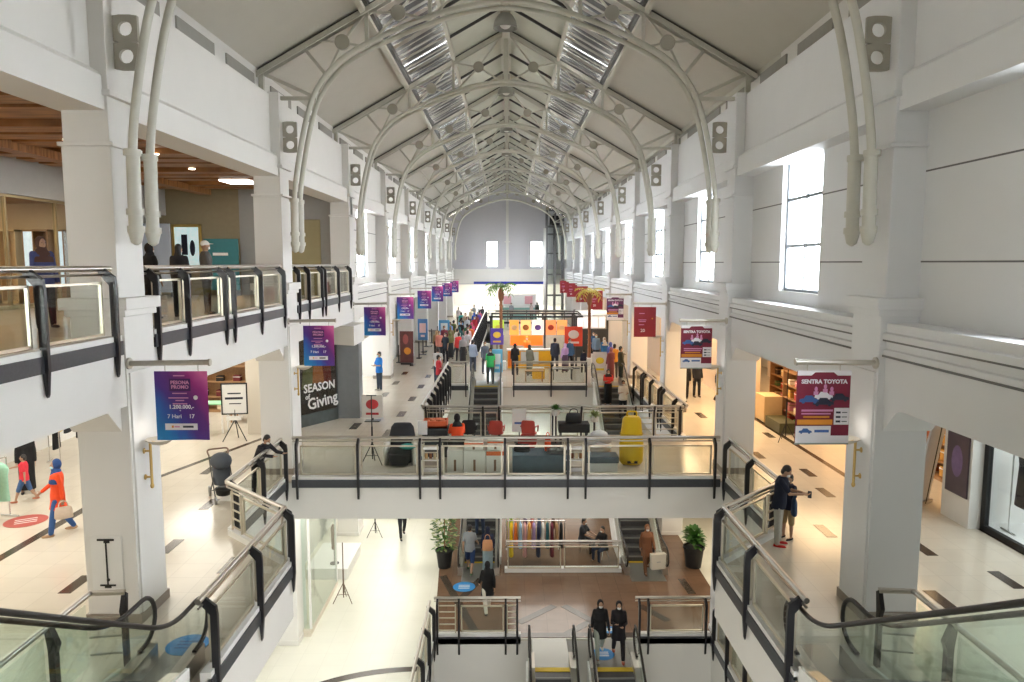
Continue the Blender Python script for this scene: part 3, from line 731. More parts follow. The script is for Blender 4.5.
# ------------------------------------------------------------------ banners on the columns
def grad_banner():
    m = bpy.data.materials.new('purple_banner_print'); m.use_nodes = True; nt = m.node_tree; b = nt.nodes['Principled BSDF']
    tc = nt.nodes.new('ShaderNodeTexCoord'); sp = nt.nodes.new('ShaderNodeSeparateXYZ'); nt.links.new(tc.outputs['Generated'], sp.inputs[0])
    nz = nt.nodes.new('ShaderNodeTexNoise'); nz.inputs['Scale'].default_value = 2.5; nt.links.new(tc.outputs['Generated'], nz.inputs['Vector'])
    a = nt.nodes.new('ShaderNodeMath'); a.operation = 'MULTIPLY_ADD'; a.inputs[1].default_value = .55; nt.links.new(sp.outputs['X'], a.inputs[0])
    c = nt.nodes.new('ShaderNodeMath'); c.operation = 'MULTIPLY_ADD'; c.inputs[1].default_value = .55; nt.links.new(sp.outputs['Z'], c.inputs[0]); nt.links.new(a.outputs[0], c.inputs[2])
    n2 = nt.nodes.new('ShaderNodeMath'); n2.operation = 'MULTIPLY_ADD'; n2.inputs[1].default_value = .25; n2.inputs[2].default_value = -.17
    nt.links.new(nz.outputs['Fac'], n2.inputs[0]); nt.links.new(n2.outputs[0], a.inputs[2])
    cr = nt.nodes.new('ShaderNodeValToRGB'); e = cr.color_ramp.elements
    e[0].position = .1; e[0].color = hexs('#1078b8')+(1,); e[1].position = 1.; e[1].color = hexs('#d86aa6')+(1,)
    for p, h in ((.28, '#2a55a8'), (.42, '#4a2a86'), (.62, '#63287c'), (.82, '#a02c80')):
        x = e.new(p); x.color = hexs(h)+(1,)
    nt.links.new(c.outputs[0], cr.inputs[0]); nt.links.new(cr.outputs[0], b.inputs['Base Color']); b.inputs['Roughness'].default_value = .6
    return m
BANP = grad_banner()
BPLUM = mat('banner_plum', '#4a1c5e', .6); BWHITE = mat('banner_white_print', '#e9e6ea', .6); BRED = mat('banner_red', '#8e1f2b', .6, var=.1); BMAR = mat('banner_maroon', '#7c1a35', .6, var=.06)
BORG = mat('banner_orange', '#d98a2b', .6); BDK = mat('banner_dark_print', '#22263a', .6); BBLUE = mat('banner_blue_print', '#3b5f9a', .6); BPINK = mat('banner_pink_print', '#d58fb8', .6)
def banner_base(label, cat_label, s, mcloth, group, w=.80, h=1.06):
    """local frame: origin at the column face, x to the atrium is -s"""
    t = thing('hanging_banner', label, 'banner', (0, 0, 0), 0, group); d = -s
    mb = MB(); mb.tube([(0, 0, 0), (d*1.22, -.02, .02)], .042, 10); mb.tube([(0, 0, 0), (d*.03, 0, 0)], .09, 10); mb.tube([(d*1.22, -.02, .02), (d*1.25, -.02, .02)], .055, 10)
    mb.build('pole', mat('pole_champagne', (.55, .52, .46), .35, .5), t, smooth=40)
    mb = MB()
    for x in (.55, 1.05): mb.tube([(d*x, 0, -.02), (d*x, 0, -.12)], .008, 6)
    mb.build('hook', STEEL, t)
    xa, xb = sorted((d*.38, d*(.38+w)))
    mb = MB(); nx, nz = 10, 8; vs = []
    for y in (0, .008):
        for j in range(nz+1):
            for i in range(nx+1):
                x = xa+(xb-xa)*i/nx; z = -.12-h*j/nz
                vs.append((x, y+.012*math.sin(3+7*i/nx)*(j/nz), z))
    N = (nx+1)*(nz+1); fs = []
    for j in range(nz):
        for i in range(nx):
            a = j*(nx+1)+i; fs.append((a, a+1, a+nx+2, a+nx+1)); fs.append((N+a, N+a+nx+1, N+a+nx+2, N+a+1))
    bd = [i for i in range(nx+1)]+[j*(nx+1)+nx for j in range(1, nz+1)]+[nz*(nx+1)+i for i in range(nx-1, -1, -1)]+[j*(nx+1) for j in range(nz-1, 0, -1)]
    for i in range(len(bd)):
        a, b = bd[i], bd[(i+1) % len(bd)]; fs.append((a, a+N, b+N, b))
    mb.add(vs, fs); mb.build('banner_cloth', mcloth, t, smooth=40)
    return t, xa, xb
def plate(nm, m, t, x0, x1, z0, z1, y=-.017, th=.003):
    return MB().box(x0, x1, y-th, y, z0, z1).build(nm, m, t)
def purple_banner(label):
    t, xa, xb = banner_base(label, '', -1, BANP, 'purple banners on the left columns'); w = xb-xa; cx = (xa+xb)/2-.02
    plate('title_box', BPLUM, t, cx-.15, cx+.17, -.42, -.23)
    tx = lambda b, sz, x, z, m=BWHITE, bd=0.: text_obj('lettering', b, sz, (1, 0, 0), (0, 0, 1), (x, -.022, z), m, t, bold=bd)
    tx('PESONA', .075, cx+.01, -.29, BPINK, .002); tx('PROMO', .075, cx+.01, -.36, BPINK, .002)
    tx('1.200.000,-', .085, cx+.02, -.665, BWHITE, .002); tx('+', .05, cx, -.72)
    tx('7 Hari', .085, cx-.09, -.81, BWHITE, .001); tx('17', .085, cx+.17, -.81, BWHITE, .002)
    mb = MB()
    for z, ww, o in ((-.185, .17, 0), (-.455, .22, 0), (-.525, .3, -.02), (-.565, .13, 0), (-.615, .22, 0)): mb.box(cx+o-ww/2, cx+o+ww/2, -.02, -.017, z-.008, z+.008)
    mb.build('small_print', BPINK, t)
    o = plate('sponsor_strip', BWHITE, t, cx-.24, cx+.25, -1.02, -.92)
    MB().box(cx+.03, cx+.19, -.023, -.02, -.985, -.955).build('small_print', BDK, o); MB().box(cx-.14, cx-.11, -.023, -.02, -.985, -.95).build('small_print', BORG, o); MB().box(cx-.1, cx-.02, -.023, -.02, -.98, -.96).build('small_print', BPINK, o)
    mb = MB(); mb.ell((cx+.24, -.02, -.52), (.035, .01, .035)); mb.build('emblem', BWHITE, t, smooth=60)
    return t
def car_banner(label, alt=False):
    mcl = BMAR if not alt else mat('banner_violet_maroon', '#5e2350', .6)
    t, xa, xb = banner_base(label, '', 1, mcl, 'red banners on the right columns', .82, 1.12); cx = (xa+xb)/2; w = xb-xa
    tx = lambda b, sz, x, z, m=BWHITE, bd=0.: text_obj('lettering', b, sz, (1, 0, 0), (0, 0, 1), (x, -.022, z), m, t, bold=bd)
    mb = MB(); mb.prism([(xa, -.115), (xb, -.115), (xb, -.19), (cx+.2, -.19), (cx+.14, -.14), (cx-.14, -.14), (cx-.2, -.19), (xa, -.19)], lambda u, v, q: (u, q, v), -.02, -.016); mb.build('header_strip', BWHITE, t)
    tx('SENTRA TOYOTA', .087, cx+.0, -.285, BWHITE, .004)
    def car(x, z, k, m, nm='car_print'):
        mb = MB(); P = [(-1, -.25), (-.95, .05), (-.55, .12), (-.35, .42), (.3, .42), (.6, .12), (.98, .02), (1, -.25)]
        mb.prism([(x+a*k, z+b*k) for a, b in P], lambda u, v, q: (u, q, v), -.021, -.017)
        for a in (-.6, .6): mb.tube([(x+a*k, -.022, z-.25*k), (x+a*k, -.017, z-.25*k)], .17*k, 10)
        mb.build(nm, m, t)
    car(cx-.22, -.56, .15, BBLUE); car(cx+.24, -.53, .15, BDK); car(cx, -.5, .14, BWHITE); car(cx, -.60, .16, BDK)
    mb = MB()
    for x, z in ((-.12, -.40), (.02, -.36), (.12, -.40)): mb.ell((cx+x, -.02, z), (.025, .006, .04)); mb.box(cx+x-.035, cx+x+.035, -.022, -.017, z-.09, z-.035)
    mb.build('figure_print', BPINK, t)
    mb = MB(); mb.box(cx-.33, cx+.15, -.02, -.017, -.745, -.715); mb.box(cx-.33, cx+.12, -.02, -.017, -.79, -.77); mb.build('small_print', BPINK, t)
    plate('orange_strip', BORG, t, xa+.02, cx+.15, -.95, -.87); MB().box(cx-.3, cx+.1, -.022, -.017, -.845, -.815).build('small_print', BORG, t)
    o = plate('price_box', BWHITE, t, cx+.17, xb-.01, -.95, -.69)
    mb = MB()
    for z in (-.76, -.83, -.90): mb.box(cx+.2, cx+.27, -.023, -.02, z-.015, z+.015); mb.box(cx+.29, xb-.04, -.023, -.02, z-.006, z+.006)
    mb.build('small_print', BDK, o)
    plate('footer_strip', BWHITE, t, xa, xb, -1.235, -.98 if False else -1.12); plate('footer_panel', BWHITE, t, xa, cx+.13, -1.14, -.97, th=.0035)
    car(cx-.26, -1.05, .10, BBLUE); MB().box(cx-.12, cx+.1, -.024, -.0205, -1.07, -1.03).build('small_print', BBLUE, t)
    MB().box(xa, xb, -.022, .012, -1.26, -1.235).build('hem_bar', mat('hem_grey', (.25, .3, .28), .5), t)
    return t
def red_banner(label):
    t, xa, xb = banner_base(label, '', 1, BRED, 'red banners on the right columns', .82, 1.12); cx = (xa+xb)/2
    tx = lambda b, sz, x, z, m=BWHITE, bd=0.: text_obj('lettering', b, sz, (1, 0, 0), (0, 0, 1), (x, -.022, z), m, t, bold=bd)
    mb = MB()
    for z, x, ww in ((-.36, -.12, .2), (-.6, -.1, .3), (-.66, -.1, .26), (-.78, -.13, .2)): mb.box(cx+x-ww/2, cx+x+ww/2, -.02, -.017, z-.014, z+.014)
    mb.build('small_print', BPINK, t); tx('20', .17, cx-.08, -1.0, BWHITE, .002)
    mb = MB(); mb.ell((cx+.27, -.018, -.55), (.03, .006, .03)); mb.build('emblem', BORG, t)
    return t
def place(t, loc): t.location = loc; return t
P0 = purple_banner('largest purple banner, on the nearest left column'); place(P0, (-W, 10.98, 4.09))
for i in range(1, 8):
    dup(P0, (-W, 10.98+8.1*i, 4.09), label=f'purple banner on the {ORD[i]} left column' + (', above the dark shop window' if i == 1 else ''))
place(car_banner('largest maroon car banner, on the nearest right column'), (W, 10.98, 4.09))
K2 = car_banner('maroon car banner on the second right column'); place(K2, (W, 19.08, 4.09))
R3 = red_banner('plain red banner on the third right column'); place(R3, (W, 27.18, 4.09))
place(car_banner('violet and white car banner on the fourth right column', True), (W, 35.28, 4.09))
for i in range(4, 8): dup(R3, (W, 10.98+8.1*i, 4.09), label=f'small red banner on the {ORD[i]} right column')

# ------------------------------------------------------------------ wall sconces and column notice
def sconce(s):
    t = thing('wall_sconce', '', 'wall lamp'); d = -s
    mb = MB(); mb.lathe([(.02, -.09), (.12, -.06), (.21, 0), (.215, .015), (.19, .015), (.1, -.04)], (d*.26, 0, 0), 20); mb.build('bowl_shade', mat('sconce_bowl', (.62, .58, .50), .4, .3), t, smooth=40)
    mb = MB(); mb.tube([(d*.10, 0, -.03), (d*.10, 0, -.72)], .022, 8); mb.ell((d*.10, 0, -.74), (.03, .03, .045)); mb.tube([(d*.10, 0, -.03), (d*.26, 0, -.06)], .018, 8)
    for z in (-.18, -.60): mb.tube([(0, 0, z), (d*.10, 0, z)], .016, 8); mb.ell((0, 0, z), (.02, .045, .045))
    mb.build('brass_bracket', BRASS, t, smooth=50)
    return t
for s, nm in ((-1, 'left'), (1, 'right')):
    t = sconce(s); t.location = (s*W+(-s)*.03, 11.25, 2.85); t['label'] = f'brass wall sconce on the nearest {nm} column'; t['group'] = 'brass sconces on the columns'
    for i in (1, 2, 3): dup(t, (s*W+(-s)*.03, 11.25+8.1*i, 2.85), label=f'brass wall sconce on the {ORD[i]} {nm} column')
t = thing('notice_panel', 'white notice panel with a black pole drawing on the nearest left column', 'notice', (-6.13, 10.915, .0))
MB().box(-.24, .24, -.012, 0, .55, 1.42).build('panel', WHITE, t, bevel=.004)
mb = MB(); mb.box(-.012, .012, -.02, -.012, .64, 1.36); mb.box(-.13, .13, -.022, -.012, 1.345, 1.375); mb.box(-.03, .06, -.022, -.012, 1.31, 1.345); mb.box(-.12, .12, -.022, -.012, .62, .645); mb.box(-.05, .05, -.022, -.012, .59, .62); mb.tube([(.01, -.022, .72), (.01, -.012, .72)], .025, 10)
mb.build('print', BLACK, t)
def sticker(label, loc, r, m, ring=None, rz=0., sx=1.):
    t = thing('floor_sticker', label, 'floor sticker', loc, rz, 'round floor stickers')
    mb = MB(); mb.lathe([(r, 0), (r, .004)], n=28, M=Matrix.Diagonal((sx, 1, 1))); mb.build('disc', m, t)
    mb = MB(); 
    for k in (-.3, 0, .3): mb.box(-r*.5*sx, r*.5*sx, r*k-.02, r*k+.02, .004, .006)
    mb.build('print', ring or WHITE, t)
    return t
SB = mat('sticker_blue', '#2f86c8', .5)
sticker('blue oval floor sticker at the foot of the near left escalator', (-4.65, 10.25, .012), .3, SB, mat('sticker_deep_blue', '#1f5fa0', .5))
sticker('blue floor sticker at the foot of the far left escalator', (-1.35, 22.6, LG+.02), .36, SB)
sticker('blue floor sticker at the top of the right basement escalator', (2.6, 18.5, LG+.02), .3, SB)
sticker('small blue floor sticker behind the two women in black', (2.95, 19.8, LG+.02), .2, SB)
sticker('red oval floor sticker beside the walking woman in orange', (-10.45, 15.5, .004), .42, mat('sticker_red', '#b85a52', .5), WHITE, R(30))

# ------------------------------------------------------------------ side corridors: ceilings, walls, shop fronts
def wbox(name, m, x0, x1, y0, y1, z0, z1, label=None, bevel=0.):
    return struct(name, MB().box(*sorted((x0, x1)), *sorted((y0, y1)), z0, z1), m, label, bevel)
SHOPW = mat('shop_white', (.80, .80, .78), .5, var=.02)
PEACH = mat('peach_wall', (.66, .52, .38), .55, var=.04)
wbox('ceiling_left', WALL, -W-.6, -14, Y0, 100, 3.75, 4.34, 'white soffit over the left walkway')
wbox('ceiling_right', WALL, W+.6, 14, Y0, 100, 3.75, 4.34, 'white soffit over the right walkway')
wbox('ceiling_far', WALL, -7, 7, YE, 100, 3.45, 3.8, 'white soffit at the far end')
wbox('wall_back', SHOPW, -14, 14, 100, 100.3, LG, 4.4, 'white wall at the far end of the middle level')
wbox('wall_left_outer', SHOPW, -14.3, -14, Y0, 100, LG, 4.3, 'white back wall of the left shops')
wbox('wall_right_outer', SHOPW, 14, 14.3, Y0, 100, LG, 4.4, 'white back wall of the right shops')
# upper left gallery
slab('floor_gallery', [(-14, Y0), (-W-.04, Y0), (-W-.04, 27.5), (-14, 27.5)], 4.34, 4.41, FLOORM, 'tiled floor of the upper left gallery')
mb = MB(); mb.box(-14, -W-.5, Y0, 27.6, 8.45, 8.6)
for i in range(37):
    y = Y0+.1+.9*i; mb.box(-14, -W-.85, y, y+.62, 8.27+(.10 if i % 4 == 2 else 0), 8.46)
mb.box(-11.3, -10.9, Y0, 27.5, 8.1, 8.3)
struct('ceiling_gallery', mb, WOODC, 'warm wood plank ceiling of the upper left gallery')
o = MB().box(-9.2, -8.3, 23.9, 24.9, 8.22, 8.265).build('ceiling_light', mat('lit_panel', (.9, .9, .9), .4, emit=(1, .97, .9), es=5.)); tag(o, 'square lit ceiling panel in the wood ceiling of the gallery', 'ceiling light')
lmp = mat('downlight_lens', (.9, .9, .8), .4, emit=(1, .85, .6), es=8.)
for i, (x, y) in enumerate(((-9.5, 16.3), (-8.6, 18.4), (-8.9, 21.2), (-9.6, 12.2))):
    o = MB().lathe([(.07, 0), (.09, .01), (.09, .03)], (x, y, 8.24), 14).build('downlight', lmp, smooth=40); tag(o, ['round downlight of the gallery ceiling seen just past the first column', 'round downlight left of the second column', 'farthest small round downlight in the gallery ceiling', 'downlight nearest the viewer in the gallery ceiling'][i], 'ceiling light', 'gallery downlights')
wbox('wall_gallery_left', GREYW, -12.6, -12.9, Y0, 27.5, 7.35, 8.45, 'grey wall above the gallery shop window')
wbox('wall_gallery_pier', GREYW, -12.9, -13.2, 22.6, 27.5, 4.4, 7.35)
g = MB().box(-12.75, -12.74, Y0, 22.6, 4.5, 7.35); struct('window_gallery', g, GLASSD, 'glass front of the gallery shop')
mb = MB()
for y in (9.5, 13.2, 16.4, 18.9, 21.): mb.box(-12.79, -12.7, y-.03, y+.03, 4.4, 7.35)
mb.box(-12.8, -12.68, 3, 22.6, 7.28, 7.4); mb.box(-12.8, -12.68, 3, 22.6, 4.4, 4.52); struct('trim_gallery_window', mb, mat('bronze_mullion', (.35, .28, .16), .35, .7))
wbox('wall_gallery_end', OLIVE, -12.9, -9.9, 27.5, 27.8, 4.4, 8.45, 'olive brown end wall of the gallery')
wbox('wall_gallery_end_grey', GREYW, -9.9, -W-.1, 27.5, 27.8, 4.4, 8.45, 'grey end wall of the gallery')
wbox('wall_gallery_panel', mat('olive_gold_panel', (.34, .29, .14), .45), -8.1, -6.9, 27.42, 27.5, 4.4, 7.2, 'olive panel on the gallery end wall')
# things in the gallery
t = thing('framed_display', 'gold framed lit picture on the olive end wall of the gallery', 'picture', (-11.85, 27.46, 5.4))
mb = MB(); 
for a in ((-.55, -.45, -.0, 1.62), (.45, .55, 0, 1.62), (-.55, .55, 0, .1), (-.55, .55, 1.52, 1.62)): mb.box(a[0], a[1], -.06, .02, a[2], a[3])
mb.build('frame', mat('gold_frame', (.75, .52, .16), .3, .9), t, bevel=.01)
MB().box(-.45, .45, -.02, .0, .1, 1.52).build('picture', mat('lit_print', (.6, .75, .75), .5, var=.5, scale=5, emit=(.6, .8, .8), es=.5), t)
MB().box(-.2, .02, -.035, -.02, .5, 1.25).build('figure_print', BDK, t); MB().ell((.2, -.025, .75), (.1, .02, .3)).build('figure_print', BDK, t)
t = thing('poster_board', 'pale blue poster board beside the first column on the gallery', 'poster', (-12.3, 25.9, 4.42))
MB().box(-.45, .55, -.03, .03, .15, 2.55).build('board', mat('pale_blue_board', (.45, .53, .66), .5, var=.15, scale=2), t, bevel=.01); MB().box(-.45, -.38, -.02, .25, 0, .16).box(.48, .55, -.02, .25, 0, .16).build('leg', DARKS, t)
t = thing('poster_board', 'teal board standing by the olive wall on the gallery', 'poster', (-10.3, 26.7, 4.42))
MB().box(-.62, .62, -.03, .03, .2, 2.05).build('board', mat('teal_board', (.03, .19, .22), .5, var=.1), t, bevel=.01); MB().box(-.3, .25, -.036, -.03, 1.45, 1.55).build('print', WHITE, t); MB().box(-.6, -.5, -.02, .25, 0, .2).box(.5, .6, -.02, .25, 0, .2).build('leg', DARKS, t)
BEIGEW = mat('warm_beige_wall', (.58, .42, .24), .6)
# gallery shop interior (seen through the glass)
wbox('floor_gallery_shop', mat('shop_brown', (.30, .19, .1), .4), -19, -12.9, Y0, 24, 4.36, 4.42); wbox('wall_gallery_shop_back', BEIGEW, -19.2, -19, Y0, 24, 4.4, 7.6); wbox('ceiling_gallery_shop', WOODC, -19, -12.8, Y0, 24, 7.4, 7.6); wbox('wall_gallery_shop_end', BEIGEW, -19, -12.95, 22.6, 22.8, 4.4, 7.4)
def cabinet(label, x0, x1, y0, y1, z0, h, m, shelves=3, face='x', cat='cabinet', group=None, name='display_cabinet'):
    t = thing(name, label, cat, ((x0+x1)/2, (y0+y1)/2, z0), 0, group); a, b = (x1-x0)/2, (y1-y0)/2
    mb = MB(); mb.box(-a, a, -b, b, 0, .08); mb.box(-a, a, -b, b, h-.05, h)
    if face == 'y': mb.box(-a, -a+.03, -b, b, 0, h); mb.box(a-.03, a, -b, b, 0, h); mb.box(-a, a, b-.03, b, 0, h)
    elif face == '-x': mb.box(-a, a, -b, -b+.03, 0, h); mb.box(-a, a, b-.03, b, 0, h); mb.box(a-.03, a, -b, b, 0, h)
    else: mb.box(-a, a, -b, -b+.03, 0, h); mb.box(-a, a, b-.03, b, 0, h); mb.box(-a, -a+.03, -b, b, 0, h)
    mb.build('body', m, t, bevel=.006)
    for i in range(1, shelves+1):
        z = h*i/(shelves+1); MB().box(-a+.02, a-.02, -b+.02, b-.02, z-.015, z+.015).build('shelf', m, t)
    return t
BEIGE = mat('beige_panel', (.62, .47, .27), .5)
for i, (x0, x1, m, n, lb) in enumerate(((-15.35, -14.85, BEIGE, 0, 'tall beige cupboard behind the gallery shop glass at the left edge'), (-14.75, -14.25, BEIGE, 0, 'tall beige cupboard behind the gallery glass, right of its twin'), (-13.75, -13.3, WOOD, 3, 'wooden cabinet behind the gallery glass beside the woman in the brown headscarf'))):
    cabinet(lb, x0, x1, 21.5, 22.0, 4.42, 2.15, m, n, 'y')
for i, (x0, x1, lb) in enumerate(((-14.18, -13.85, 'narrow lit showcase between beige cupboard and wooden cabinet in the gallery shop'), (-13.2, -12.97, 'narrow lit showcase right of the wooden cabinet in the gallery shop'), (-16.2, -15.6, 'wide lit showcase at the far left of the gallery shop'))):
    t = thing('lit_showcase', lb, 'showcase', ((x0+x1)/2, 21.8, 4.42)); a = (x1-x0)/2; MB().box(-a, a, -.1, .1, 0, .5).build('base_box', WOOD, t); MB().box(-a, a, -.08, .1, .5, 2.1).build('lit_panel', mat('showcase_lit', (.6, .7, .75), .4, var=.5, scale=6, emit=(.6, .75, .85), es=.8), t); MB().box(-a, -a+.03, -.1, .1, .5, 2.15).box(a-.03, a, -.1, .1, .5, 2.15).box(-a, a, -.1, .1, 2.1, 2.15).build('frame', WOOD, t)
for i, (y, x, c, lb) in enumerate(((12.3, -9.2, '#e0a312', 'yellow display box behind the lower gallery glass, nearest the viewer'), (13.4, -9.6, '#e6b02a', 'yellow display box behind the lower gallery glass, beside the nearest one'))):
    t = thing('display_box', lb, 'display box', (x-.6, y, 4.42)); MB().box(-.35, .35, -.4, .4, 0, .75).build('body', mat('yellow_display', c, .5), t, bevel=.01); MB().box(-.3, .3, -.35, .35, .75, .8).build('lid', WOOD, t)

# middle level shops, left
wbox('wall_left_shop_pier', CREAM, -8.5, -7.5, 23.65, 23.85, 0, 3.75, 'cream wall panel between two left shops')
wbox('wall_left_shop_back', SHOPW, -13.9, -8.4, 28, 28.2, 0, 3.75, 'white back wall of the left corner shop')
wbox('wall_left_grey_block', mat('grey_cladding', (.22, .24, .26), .35, var=.1), -6.12, -5.3, 26.1, 26.7, 0, 2.75, 'grey clad block in front of the third left column')
mb = MB(); mb.prism([(-6.5, 25.6), (-5.2, 24.9), (-5.2, 26.7), (-6.5, 26.7)], lambda u, v, w: (u, v, w), 2.78, 3.45); struct('fascia_left_shop', mb, WALL, 'white angled shop lintel')
wbox('wall_left_far', SHOPW, -6.6, -6.75, 36.2, 78.8, 0, 3.75, 'white wall along the far left walkway')
wbox('wall_left_store_back', SHOPW, -11, -11.2, 28.2, 36.2, 0, 3.75, 'white back wall of the bright left store')
wbox('wall_left_store_side', SHOPW, -11, -6.6, 36.0, 36.2, 0, 3.75, 'white side wall of the bright left store')
# SEASON window
p, q = Vector((-7.55, 23.7, 0)), Vector((-6.1, 26.05, 0)); L = (q-p).length; ang = math.atan2((q-p).y, (q-p).x)
t = thing('shop_window', 'dark shop window with white SEASON lettering below the second purple banner', 'shop window', p, ang)
MB().box(0, L, -.05, .1, 0, .42).build('plinth', mat('plinth_dark', (.07, .09, .09), .4, var=.3), t, bevel=.01)
MB().box(0, L, 0, .06, .42, 3.4).build('display_picture', mat('dark_print', (.05, .035, .03), .5, var=.8, scale=2.5), t)
mb = MB(); mb.prism([(1.6, 1.45), (2.15, 1.4), (1.95, 3.0), (1.75, 3.0)], lambda u, v, w: (u, w, v), -.012, 0); mb.build('garment_print', mat('amber_print', '#b06a33', .6, var=.4, scale=6), t)
mb = MB(); mb.prism([(2.15, 1.4), (2.5, 1.4), (2.4, 3.2), (1.95, 3.2)], lambda u, v, w: (u, w, v), -.012, 0); mb.build('garment_print', mat('rust_print', '#7d2f22', .6, var=.4, scale=6), t)
mb = MB(); mb.prism([(1.1, 1.3), (1.6, 1.3), (1.65, 2.6), (1.3, 2.8)], lambda u, v, w: (u, w, v), -.012, 0); mb.build('garment_print', mat('moss_print', '#77764a', .6, var=.5, scale=6), t)
MB().box(0, L, -.06, -.052, .42, 3.4).build('glass_pane', GLASSD, t)
text_obj('lettering', 'SEASON', .40, (1, 0, 0), (0, 0, 1), (1.87, -.07, 1.3), WHITE, t, bold=.01); text_obj('lettering', 'of', .25, (1, 0, 0), (0, 0, 1), (1.3, -.07, 1.02), WHITE, t, bold=.006)
text_obj('lettering', 'Giving', .56, (1, .0, .08), (-.15, 0, 1), (2.0, -.07, .78), WHITE, t, bold=.012)

# right shops
wbox('wall_right_pier', SHOPW, 9.8, 10.1, 14.92, 15.9, 0, 3.75, 'white shop pier on the right')
t = thing('wall_poster', 'dark poster on the white pier beside the white dress shop', 'poster', (9.79, 15.36, .0)); MB().box(-.03, 0, -.38, .38, .62, 2.55).build('panel', mat('dark_poster_print', (.05, .03, .05), .4, var=.6, scale=3), t, bevel=.006); mb = MB(); mb.ell((-.032, 0, 1.35), (.004, .2, .35)); mb.build('figure_print', mat('violet_figure', (.16, .1, .24), .5, var=.4), t, smooth=60)
t = thing('shop_window', 'bright white shop window with black frame at the right edge', 'shop window', (10.1, 14.85, 0)); mb = MB(); mb.box(-.05, .05, -.07, .07, 0, 3.45); mb.box(-.05, .05, -11, 0, 0, .12); mb.box(-.05, .05, -11, 0, 3.3, 3.45); mb.build('frame', BLACK, t); MB().box(-.01, .0, -11, -.07, .12, 3.3).build('glass_pane', GLASSD, t)
wbox('wall_right_white_shop', SHOPW, 10.1, 14, 14.95, 15.1, 0, 3.75, 'white side wall of the dress shop'); wbox('floor_white_shop', SHOPW, 10.15, 14, 4, 14.95, .0, .12, 'raised white floor of the dress shop')
wbox('wall_right_orange_back', PEACH, 13, 13.2, 16.4, 36, 0, 3.75, 'peach back wall of the warm right shops')
wbox('wall_right_peach', PEACH, 9.2, 9.35, 27.2, 34, 0, 3.75, 'peach wall of the right walkway'); wbox('wall_right_peach_far', PEACH, 7.6, 7.8, 36, 78, 0, 3.75, 'peach wall far along the right walkway')
wbox('wall_right_shop_pier', PEACH, 9.0, 9.3, 26.4, 27.4, 0, 3.75, 'peach pier of the warm right shop')
# ground floor
wbox('wall_ground_left', SHOPW, -7.0, -7.2, 14, 60, LG, -1, 'white shop front on the ground floor left'); wbox('wall_ground_far', SHOPW, -14, 14, 60, 60.2, LG, -1, 'white far wall of the ground floor'); wbox('wall_ground_right', PEACH, 9.4, 9.6, 4, 60, LG, -1, 'peach wall of the ground floor right')
t = thing('shop_window', 'pale glass corner window on the ground floor below the left walkway', 'shop window', (-5.45, 19.6, LG)); MB().box(-1.3, .0, -.1, 3.2, 0, .18).build('plinth', CREAM, t); mb = MB(); mb.box(-.02, .0, 0, 3.1, .18, 3.7); mb.box(-1.3, 0, 0, .02, .18, 3.7); mb.build('glass_pane', GLASSG, t); mb = MB(); mb.box(-.05, .01, -.02, .04, .18, 3.75); mb.box(-.05, .01, 3.06, 3.12, .18, 3.75); mb.build('frame', WHITE, t)
MB().box(-1.25, -1.2, .1, 3.0, .18, 3.6).build('back_panel', SHOPW, t)

# ------------------------------------------------------------------ props
def tripod(label, loc, h=1.9, top=None, m=BLACK):
    t = thing('tripod_stand', label, 'stand', loc, 0, 'tripod stands')
    MB().tube([(0, 0, .15), (0, 0, h)], .016, 8).tube([(0, 0, .3), (0, 0, h*.55)], .024, 8).build('pole', m, t, smooth=40)
    for k in range(3):
        a = R(90+120*k); MB().tube([(0, 0, .62), (.34*math.cos(a), .34*math.sin(a), .015)], .012, 6).tube([(0, 0, .25), (.2*math.cos(a), .2*math.sin(a), .27)], .008, 6).build('leg', m, t, smooth=40)
    if top == 'bar': MB().tube([(-.14, 0, h), (.14, 0, h)], .014, 6).build('cross_bar', m, t)
    return t
tripod('black tripod stand behind the bridge railing on the left', (-3.72, 20.0, 0), 1.95, 'bar')
tripod('black tripod stand below the nearest right car banner', (8.8, 22.5, 0), 2.3)
tripod('thin tripod stand on the pale ground floor, nearest one', (-5.0, 21.6, LG), 1.9, None, mat('bronze_stand', (.2, .14, .1), .4, .6))
tripod('tripod stand farther back on the ground floor near the legs of a walker', (-5.0, 27.0, LG), 1.6, 'bar')
t = thing('sign_easel', 'framed white sign on a black tripod easel by the left shop entrance', 'sign', (-8.55, 22.75, 0), R(8))
mb = MB()
for k in range(3): a = R(90+120*k); mb.tube([(0, 0, .7), (.42*math.cos(a), .36*math.sin(a), .015)], .016, 6)
mb.tube([(0, 0, .55), (0, 0, 1.0)], .02, 8); mb.build('tripod', BLACK, t, smooth=40)
mb = MB(); 
for a in ((-.40, -.36, 0, 1.), (.36, .40, 0, 1.), (-.40, .40, 0, .04), (-.40, .40, .96, 1.)): mb.box(a[0], a[1], -.03, .01, .85+a[2], .85+a[3])
mb.build('frame', BLACK, t); MB().box(-.36, .36, -.015, .005, .89, 1.81).build('sheet', WHITE, t)
mb = MB(); mb.box(-.2, .2, -.02, -.015, 1.5, 1.54); mb.box(-.28, .26, -.02, -.015, 1.33, 1.40); mb.box(-.16, .2, -.02, -.015, 1.18, 1.21); mb.build('print', BDK, t); MB().box(-.22, .22, -.2, .0, .70, .80).build('leaflet_tray', WHITE, t)
def stanchion(label, loc):
    t = thing('queue_post', label, 'stanchion', loc, 0, 'queue posts on the far left walkway'); MB().lathe([(.17, 0), (.17, .025), (.04, .05), (.03, .07)], n=16).build('foot_plate', BLACK, t, smooth=40); MB().tube([(0, 0, .05), (0, 0, 1.0)], .035, 10).build('pole', BLACK, t, smooth=40); return t
